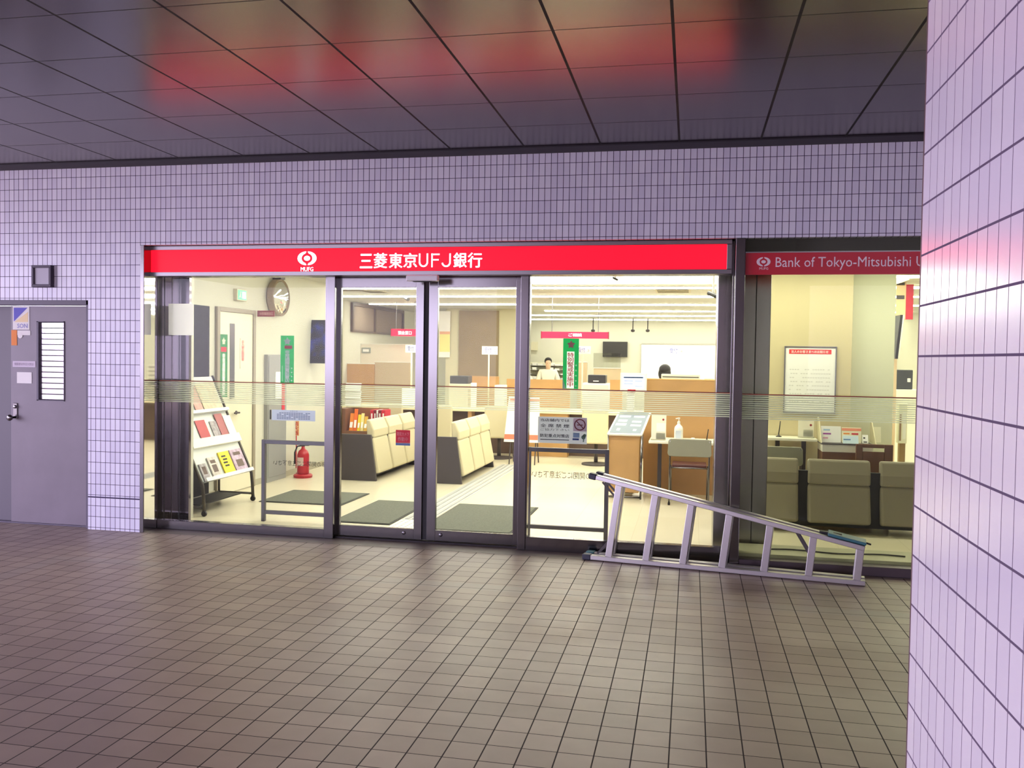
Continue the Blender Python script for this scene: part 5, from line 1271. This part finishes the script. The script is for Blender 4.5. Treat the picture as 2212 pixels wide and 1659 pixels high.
for i in range(6):
    zz = z1 - 0.10 - i * 0.115
    MB().box(x0, x1, 15.0, 15.2, zz, zz + 0.02).build('shelf_board', M('shelf_dark', (70, 66, 52), 0.6), o)
    for j in range(7):
        if (i + j) % 4 == 3: continue
        wj = (x1 - x0) / 7
        MB().box(x0 + j * wj + 0.01, x0 + (j + 1) * wj - 0.02, 15.02, 15.19, zz + 0.02, zz + 0.05 + 0.02 * ((i * 3 + j * 5) % 3)).build('paper_stack', PAPER, o)
blk('wall_screen', 'dark rectangular screen on the back wall right of the green banner', 'screen', (1302, 738, 1355, 771), 16.68, 0.1, 'screen_case', M('wall_screen_black', (36, 34, 32), 0.4))
blk('notice_board', 'small beige board on the back wall above the man in the white shirt', 'board', (1147, 738, 1161, 757), 16.7, 0.08, 'board_panel', M('beige_board', (206, 200, 172), 0.6))
o, x0, x1, z0, z1 = blk('whiteboard', 'large whiteboard on the back wall seen through the right pane', 'whiteboard', (1385, 744, 1552, 822), 16.7, 0.06, 'board_face', PAPER)
MB().box(x0, x1, 16.67, 16.76, z1, z1 + 0.03).build('top_rail', M('rail_grey', (170, 168, 156), 0.5), o)
o, x0, x1, z0, z1 = blk('paper_tray', 'stack of pale paper trays behind the wooden partition top, right pane', 'paper tray', (1428, 809, 1512, 850), 7.35, 0.35, 'tray_frame', M('pale_tray', (206, 204, 188), 0.5), zt + 0.001)
for i in range(5):
    zz = z1 - 0.05 - i * 0.075
    MB().box(x0 + 0.02, x1 - 0.02, 7.34, 7.352, zz, zz + 0.018).build('tray_slot', M('slot_dark', (90, 88, 80), 0.6), o)
o, x0, x1, z0, z1 = blk('leaflet_card', 'pale green card with an orange figure at the right edge of the right pane', 'card', (1521, 818, 1542, 852), 7.2, 0.02, 'card_sheet', M('pale_green_card', (176, 200, 160), 0.6), zt + 0.001)
MB().lathe([(0.02, 0), (0.05, 0.05), (0.05, 0.15), (0.02, 0.22)], ((x0 + x1) / 2, 7.19, z1 - 0.24), seg=12).build('orange_figure', M('orange_figure', (236, 120, 80), 0.6), o)
blk('document_machine', 'grey document machine on the counter behind the right bench', 'machine', (972, 812, 1011, 829), CYF + 0.3, 0.28, 'machine_case', M('machine_dark', (70, 70, 64), 0.5), None)
bpy.data.objects['document_machine'].children[0]['label'] = 'dark top unit'
dm = bpy.data.objects['document_machine']
q = rect(970, 829, 1012, 845, CYF + 0.3)
MB().box(q[0], q[1], CYF + 0.28, CYF + 0.60, zt + 0.001, q[3]).build('machine_base', M('machine_cream', (222, 214, 188), 0.5), dm, 0.006)
blk('paper_stand', 'upright white paper stand on the counter right of the grey document machine', 'paper stand', (1017, 827, 1028, 880), CYF + 0.25, 0.05, 'stand_sheet', PAPER, zt + 0.001)
blk('document_box', 'white stepped box on the counter behind the right mullion side of the poster stand', 'box', (1068, 832, 1090, 880), CYF + 0.35, 0.2, 'box_case', WHITE, zt + 0.001)
bpy.data.objects['document_box']['label'] = 'white box on the counter right of the number plate pole, right door leaf'
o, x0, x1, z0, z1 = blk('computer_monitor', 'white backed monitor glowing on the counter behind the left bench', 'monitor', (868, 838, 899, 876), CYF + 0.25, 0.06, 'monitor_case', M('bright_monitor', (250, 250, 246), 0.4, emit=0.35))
MB().box((x0 + x1) / 2 - 0.03, (x0 + x1) / 2 + 0.03, CYF + 0.27, CYF + 0.31, zt + 0.01, z0).build('monitor_stem', CHAR, o)
MB().box((x0 + x1) / 2 - 0.09, (x0 + x1) / 2 + 0.09, CYF + 0.22, CYF + 0.36, zt + 0.001, zt + 0.012).build('monitor_foot', CHAR, o)
o, x0, x1, z0, z1 = blk('wall_poster', 'tall white and yellow poster beside the pale column, right door leaf', 'poster', (944, 672, 972, 772), 11.35, 0.02, 'poster_sheet', PAPER)
w_, h_ = x1 - x0, z1 - z0
MB().box(x0 + w_ * 0.2, x1, 11.345, 11.35, z0 + h_ * 0.12, z0 + h_ * 0.5).build('yellow_block', M('poster_yellow', (246, 236, 150), 0.6), o)
MB().box(x0 + w_ * 0.2, x1, 11.345, 11.35, z0 + h_ * 0.5, z0 + h_ * 0.56).build('orange_band', M('poster_orange', (238, 180, 140), 0.6), o)
# far right slice of the bank
YQ = 5.4
o, x0, x1, z0, z1 = blk('wall_cupboard', 'white cupboard carrying a black machine beside the tiled pillar edge', 'cupboard', (1927, 842, 1990, 930), YQ, 0.5, 'cupboard_body', WHITE, 0.0)
o, a0, a1, b0, b1 = blk('office_machine', 'black office machine on the white cupboard beside the tiled pillar edge', 'machine', (1936, 799, 1972, 836), YQ + 0.1, 0.3, 'machine_case', M('machine_black', (48, 50, 46), 0.45), z1 + 0.001, bevel=0.01)
MB().box(a0 + 0.14, a1 - 0.03, YQ + 0.095, YQ + 0.1, b0 + 0.10, b0 + 0.15).build('paper_slot', PAPER, o)
o, x0, x1, z0, z1 = blk('hanging_poster', 'beige and red hanging poster high beside the tiled pillar edge', 'poster', (1936, 606, 1957, 690), 5.0, 0.01, 'poster_sheet', M('poster_beige', (236, 200, 160), 0.6))
MB().box(x1, x1 + 0.09, 5.005, 5.012, z0, z1 - 0.05).build('red_edge', REDINK, o)
for zz in (z1 - 0.06, z0 + (z1 - z0) * 0.52, z0 - 0.03): MB().box(x0, x1 - 0.02, 4.995, 5.0, zz, zz + 0.05).build('dark_band', CHAR, o)
MB().tube([((x0 + x1) / 2, 5.005, z1), ((x0 + x1) / 2, 5.005, ROOM_Z)], 0.004, 6).build('hanger_wire', STEEL_S, o)
x0, x1, z0, z1 = rect(1935, 680, 1946, 775, 4.2)
o = T('side_monitor', 'thin black and white monitor seen edge on beside the pale green column', 'monitor', (x0, 4.2, z0))
MB().prism([(x0, 4.2, z0), (x0 + 0.03, 4.2, z0), (x0 + 0.075, 4.2, z1), (x0 + 0.045, 4.2, z1)], (0, 0.5, 0)).build('screen_panel', BLACK, o)
MB().prism([(x0 + 0.031, 4.2, z0), (x0 + 0.045, 4.2, z0), (x0 + 0.09, 4.2, z1), (x0 + 0.076, 4.2, z1)], (0, 0.5, 0)).build('back_cover', WHITE, o)
MB().box(x0 + 0.03, x0 + 0.07, 4.42, 4.48, 0.0, z0 + 0.02).build('stand_pole', M('beige_pole', (216, 190, 160), 0.5), o)
MB().box(x0 - 0.05, x0 + 0.15, 4.32, 4.58, 0.0, 0.015).build('stand_base', CHAR, o)
o, x0, x1, z0, z1 = blk('leaflet_tower', 'narrow white leaflet tower beside the slotted brown chair', 'leaflet holder', (1941, 872, 1960, 958), 3.6, 0.12, 'tower_case', M('tower_ivory', (240, 236, 214), 0.5), None)
MB().box(x0 + 0.01, x0 + 0.03, 3.598, 3.6, z0 + 0.03, z1 - 0.12).build('brown_stripe', M('brown_stripe', (150, 120, 90), 0.6), o)
MB().box(x0 + 0.045, x1 - 0.015, 3.598, 3.6, z0 + 0.05, z1 - 0.10).build('white_leaflet', PAPER, o)
MB().box(x0 + 0.02, x1 - 0.01, 3.62, 3.70, 0.0, z0).build('tower_leg', M('olive_wood', (150, 120, 76), 0.6), o)

# ceiling fittings of the bank
def camera_fit(label, px, Y, k_=1.0):
    c = at(*px, Y)
    o = T('security_camera', label, 'camera', c, group=None)
    MB().tube([(c.x, c.y, c.z), (c.x, c.y, ROOM_Z)], 0.012, 8).build('mount', WHITE, o)
    b = MB(); b.tube([(c.x - 0.07 * k_, c.y + 0.05 * k_, c.z + 0.02 * k_), (c.x + 0.07 * k_, c.y - 0.07 * k_, c.z - 0.05 * k_)], 0.033 * k_, 10); b.build('camera_body', M('camera_dark', (52, 50, 46), 0.4), o)
    return o
camera_fit('small dark security camera hanging from the ceiling behind the left door leaf', (876, 641), 7.4)
camera_fit('dark security camera at the top right corner of the right pane', (1541, 635), 2.3, 0.7)
camera_fit('grey security camera at the top edge of the right pane', (1329, 601), 3.4, 0.4)
for lab, p_, q_ in (('slatted ceiling air vent in the right pane near the broad made-up glowing panel', (1418, 632), (1492, 622)), ('dark slim ceiling air vent at the upper left of the left door leaf', (738, 628), (772, 622)), ('short dark ceiling air vent above the window band, left door leaf', (800, 632), (822, 627))):
    a_, c_ = atz(*p_, ROOM_Z), atz(*q_, ROOM_Z)
    o = T('ceiling_vent', lab, 'vent', ((a_.x + c_.x) / 2, (a_.y + c_.y) / 2, ROOM_Z - 0.012))
    MB().box(a_.x, c_.x, a_.y, c_.y, ROOM_Z - 0.01, ROOM_Z + 0.001).build('vent_frame', M('vent_grey', (196, 188, 164), 0.6), o)
    for i in range(4):
        yy = a_.y + (c_.y - a_.y) * (0.15 + 0.22 * i)
        MB().box(a_.x + 0.03, c_.x - 0.03, yy, yy + (c_.y - a_.y) * 0.08, ROOM_Z - 0.014, ROOM_Z - 0.01).build('vent_slot', M('vent_slot', (110, 100, 76), 0.7), o)
for lab, pxx in (('thin hanging sensor rod above the long red hanging sign', 1281), ('thin hanging sensor rod right of the long red hanging sign, nearer of a pair', 1367), ('thin hanging sensor rod, right one of a pair above the whiteboard', 1399)):
    c = at(pxx, 716, 15.6)
    o = T('sensor_rod', lab, 'sensor', c)
    MB().tube([(c.x, c.y, c.z), (c.x, c.y, ROOM_Z)], 0.014, 8).build('rod', CHAR, o)
    MB().ball((c.x, c.y, c.z + 0.02), 0.055, 0.055, 0.04).build('sensor_head', CHAR, o, smooth=True)

# ------------------------------------------------------------------ people behind the counter
def skinmesh(name, pts, edges, rad, mat, parent, root=0, sub=2):
    me = bpy.data.meshes.new(name); me.from_pydata([Vector(p_) for p_ in pts], edges, [])
    o = bpy.data.objects.new(name, me); COL.objects.link(o); o.parent = parent
    sk = o.modifiers.new('skin', 'SKIN'); sk.use_smooth_shade = True
    for i, r_ in enumerate(rad):
        sv = me.skin_vertices[0].data[i]; sv.radius = (r_, r_) if not isinstance(r_, tuple) else r_; sv.use_root = (i == root)
    if sub:
        ss = o.modifiers.new('smooth', 'SUBSURF'); ss.levels = sub; ss.render_levels = sub
    me.materials.append(mat)
    return o
def person(label, loc, rz, H, lean=0.0, hair='short', arm='desk', top=SHIRT):
    o = T('person', label, 'person', loc, rz)
    k_ = H / 1.7
    hip = 0.92 * k_
    def tor(z, y=0.0, x=0.0):
        d_ = z - hip
        return (x, y - math.sin(lean) * d_, hip + math.cos(lean) * d_)
    P_, E_, R_ = [], [], []
    def add(p_, r_, par=None):
        P_.append(p_); R_.append(r_)
        if par is not None: E_.append((par, len(P_) - 1))
        return len(P_) - 1
    pel = add((0, 0, hip), (0.15 * k_, 0.11 * k_))
    wai = add(tor(hip + 0.20 * k_), (0.135 * k_, 0.10 * k_), pel)
    che = add(tor(hip + 0.40 * k_), (0.155 * k_, 0.115 * k_), wai)
    nk0 = add(tor(hip + 0.515 * k_), 0.062 * k_, che)
    nk1 = add(tor(hip + 0.56 * k_, -0.012), 0.054 * k_, nk0)
    jaw = add(tor(hip + 0.612 * k_, -0.03), (0.064 * k_, 0.075 * k_), nk1)
    cra = add(tor(hip + 0.69 * k_, -0.02), (0.078 * k_, 0.095 * k_), jaw)
    add(tor(hip + 0.745 * k_, -0.01), (0.055 * k_, 0.065 * k_), cra)
    arms = {}
    for sx in (-1, 1):
        sh = add(tor(hip + 0.47 * k_, 0.0, sx * 0.17 * k_), 0.056 * k_, che)
        if arm == 'desk':
            el = (sx * 0.25 * k_, tor(hip + 0.25 * k_)[1] - 0.06, hip + 0.21 * k_); wr = (sx * 0.14 * k_, el[1] - 0.24 * k_, el[2] + 0.02)
        else:
            el = (sx * 0.24 * k_, tor(hip + 0.2 * k_)[1] - 0.02, hip + 0.19 * k_); wr = (sx * 0.25 * k_, el[1] - 0.05, hip - 0.05 * k_)
        e_ = add(el, 0.042 * k_, sh); w_ = add(wr, 0.030 * k_, e_)
        dv = (Vector(wr) - Vector(el)).normalized()
        pm = Vector(wr) + dv * 0.055 * k_
        pa = add(tuple(pm), (0.036 * k_, 0.020 * k_), w_)
        sd = dv.cross(Vector((0, 0, 1)));
        if sd.length < 0.3: sd = Vector((0, 1, 0))
        sd.normalize()
        for i, (u_, L_) in enumerate(((-0.028, 0.060), (-0.010, 0.072), (0.009, 0.068), (0.027, 0.052))):
            a_ = add(tuple(pm + dv * 0.04 * k_ + sd * u_ * k_), 0.0095 * k_, pa)
            c_ = add(tuple(pm + dv * (0.04 + L_ * 0.55) * k_ + sd * u_ * 1.1 * k_ + Vector((0, 0, -0.006))), 0.0085 * k_, a_)
            add(tuple(pm + dv * (0.04 + L_) * k_ + sd * u_ * 1.1 * k_ + Vector((0, 0, -0.020))), 0.007 * k_, c_)
        t0 = add(tuple(Vector(wr) + dv * 0.03 * k_ - sd * sx * 0.036 * k_), 0.011 * k_, w_)
        add(tuple(Vector(wr) + dv * 0.075 * k_ - sd * sx * 0.052 * k_), 0.009 * k_, t0)
        arms[sx] = (P_[sh], el, wr)
        hp = add((sx * 0.09 * k_, 0, hip - 0.05 * k_), 0.085 * k_, pel)
        kn = add((sx * 0.10 * k_, -0.015, 0.49 * k_), 0.058 * k_, hp)
        an = add((sx * 0.105 * k_, 0.01, 0.09 * k_), 0.04 * k_, kn)
        add((sx * 0.11 * k_, -0.11 * k_, 0.035), (0.04 * k_, 0.033), an)
    skinmesh('body', P_, E_, R_, SKIN, o)
    # shirt
    Q = [(0, 0, hip - 0.02), tor(hip + 0.20 * k_), tor(hip + 0.40 * k_), tor(hip + 0.525 * k_)]
    QE = [(0, 1), (1, 2), (2, 3)]; QR = [(0.165 * k_, 0.125 * k_), (0.155 * k_, 0.118 * k_), (0.172 * k_, 0.13 * k_), (0.085 * k_, 0.08 * k_)]
    for sx in (-1, 1):
        sh, el, wr = arms[sx]
        n = len(Q); Q += [sh, el, tuple(Vector(el) + (Vector(wr) - Vector(el)) * 0.85)]
        QE += [(2, n), (n, n + 1), (n + 1, n + 2)]; QR += [0.072 * k_, 0.056 * k_, 0.045 * k_]
    skinmesh('shirt', Q, QE, QR, top, o)
    Q = [(0, 0, hip + 0.02)]; QE = []; QR = [(0.158 * k_, 0.12 * k_)]
    for sx in (-1, 1):
        n = len(Q); Q += [(sx * 0.092 * k_, 0, hip - 0.06 * k_), (sx * 0.10 * k_, -0.015, 0.49 * k_), (sx * 0.105 * k_, 0.01, 0.09 * k_)]
        QE += [(0, n), (n, n + 1), (n + 1, n + 2)]; QR += [0.098 * k_, 0.074 * k_, 0.06 * k_]
    skinmesh('trousers', Q, QE, QR, M('dark_trousers', (48, 46, 54), 0.8), o)
    hc = Vector(tor(hip + 0.712 * k_, -0.005))
    b = MB(True)
    sc = 1.35 if hair == 'bob' else 1.0
    b.ball(hc + Vector((0, 0.018, 0.012)), 0.088 * k_ * sc, 0.102 * k_ * sc, 0.085 * k_ * sc, 18, 12)
    if hair == 'bob':
        b.ball(hc + Vector((0, 0.03, -0.07 * k_)), 0.132 * k_, 0.11 * k_, 0.17 * k_, 18, 12)
    ho = b.build('hair', HAIR, o, smooth=True)
    for v in ho.data.vertices:                       # clear the face
        if v.co.y < hc.y - 0.045 * k_ and v.co.z < hc.z + 0.035 * k_: v.co.y = hc.y - 0.03 * k_
    b = MB(True)
    fy = tor(hip + 0.66 * k_)[1] - 0.105 * k_
    for sx in (-1, 1): b.ball((sx * 0.03 * k_, fy - 0.004, tor(hip + 0.672 * k_)[2]), 0.009 * k_, 0.006, 0.005 * k_, 8, 6)
    b.build('eyes', HAIR, o)
    b = MB(True)
    zz = tor(hip + 0.632 * k_)[2]
    b.prism([(-0.012 * k_, fy + 0.004, zz), (0.012 * k_, fy + 0.004, zz), (0, fy - 0.018, zz + 0.004)], (0, 0.004, 0.035 * k_)); b.build('nose', SKIN, o, 0.004)
    return o
def stand_at(px, py_top, Y):
    c = at(px, py_top, Y); return (c.x, Y, 0), c.z
loc, H = stand_at(1184, 776, 12.0)
person('man with short black hair in a white shirt working behind the counter', loc, 0.25, H / 0.99, lean=0.06)
loc, H = stand_at(1149, 795, 11.4)
person('person in a pale shirt bending forward, half hidden behind the right mullion', loc, -0.9, H * 1.07, lean=0.35, top=M('pale_shirt', (214, 208, 190), 0.8))
loc, H = stand_at(1437, 790, 9.0)
person('person with black bobbed hair behind the pale paper trays', loc, math.pi * 0.9, H * 0.985, lean=0.0, hair='bob', arm='down')
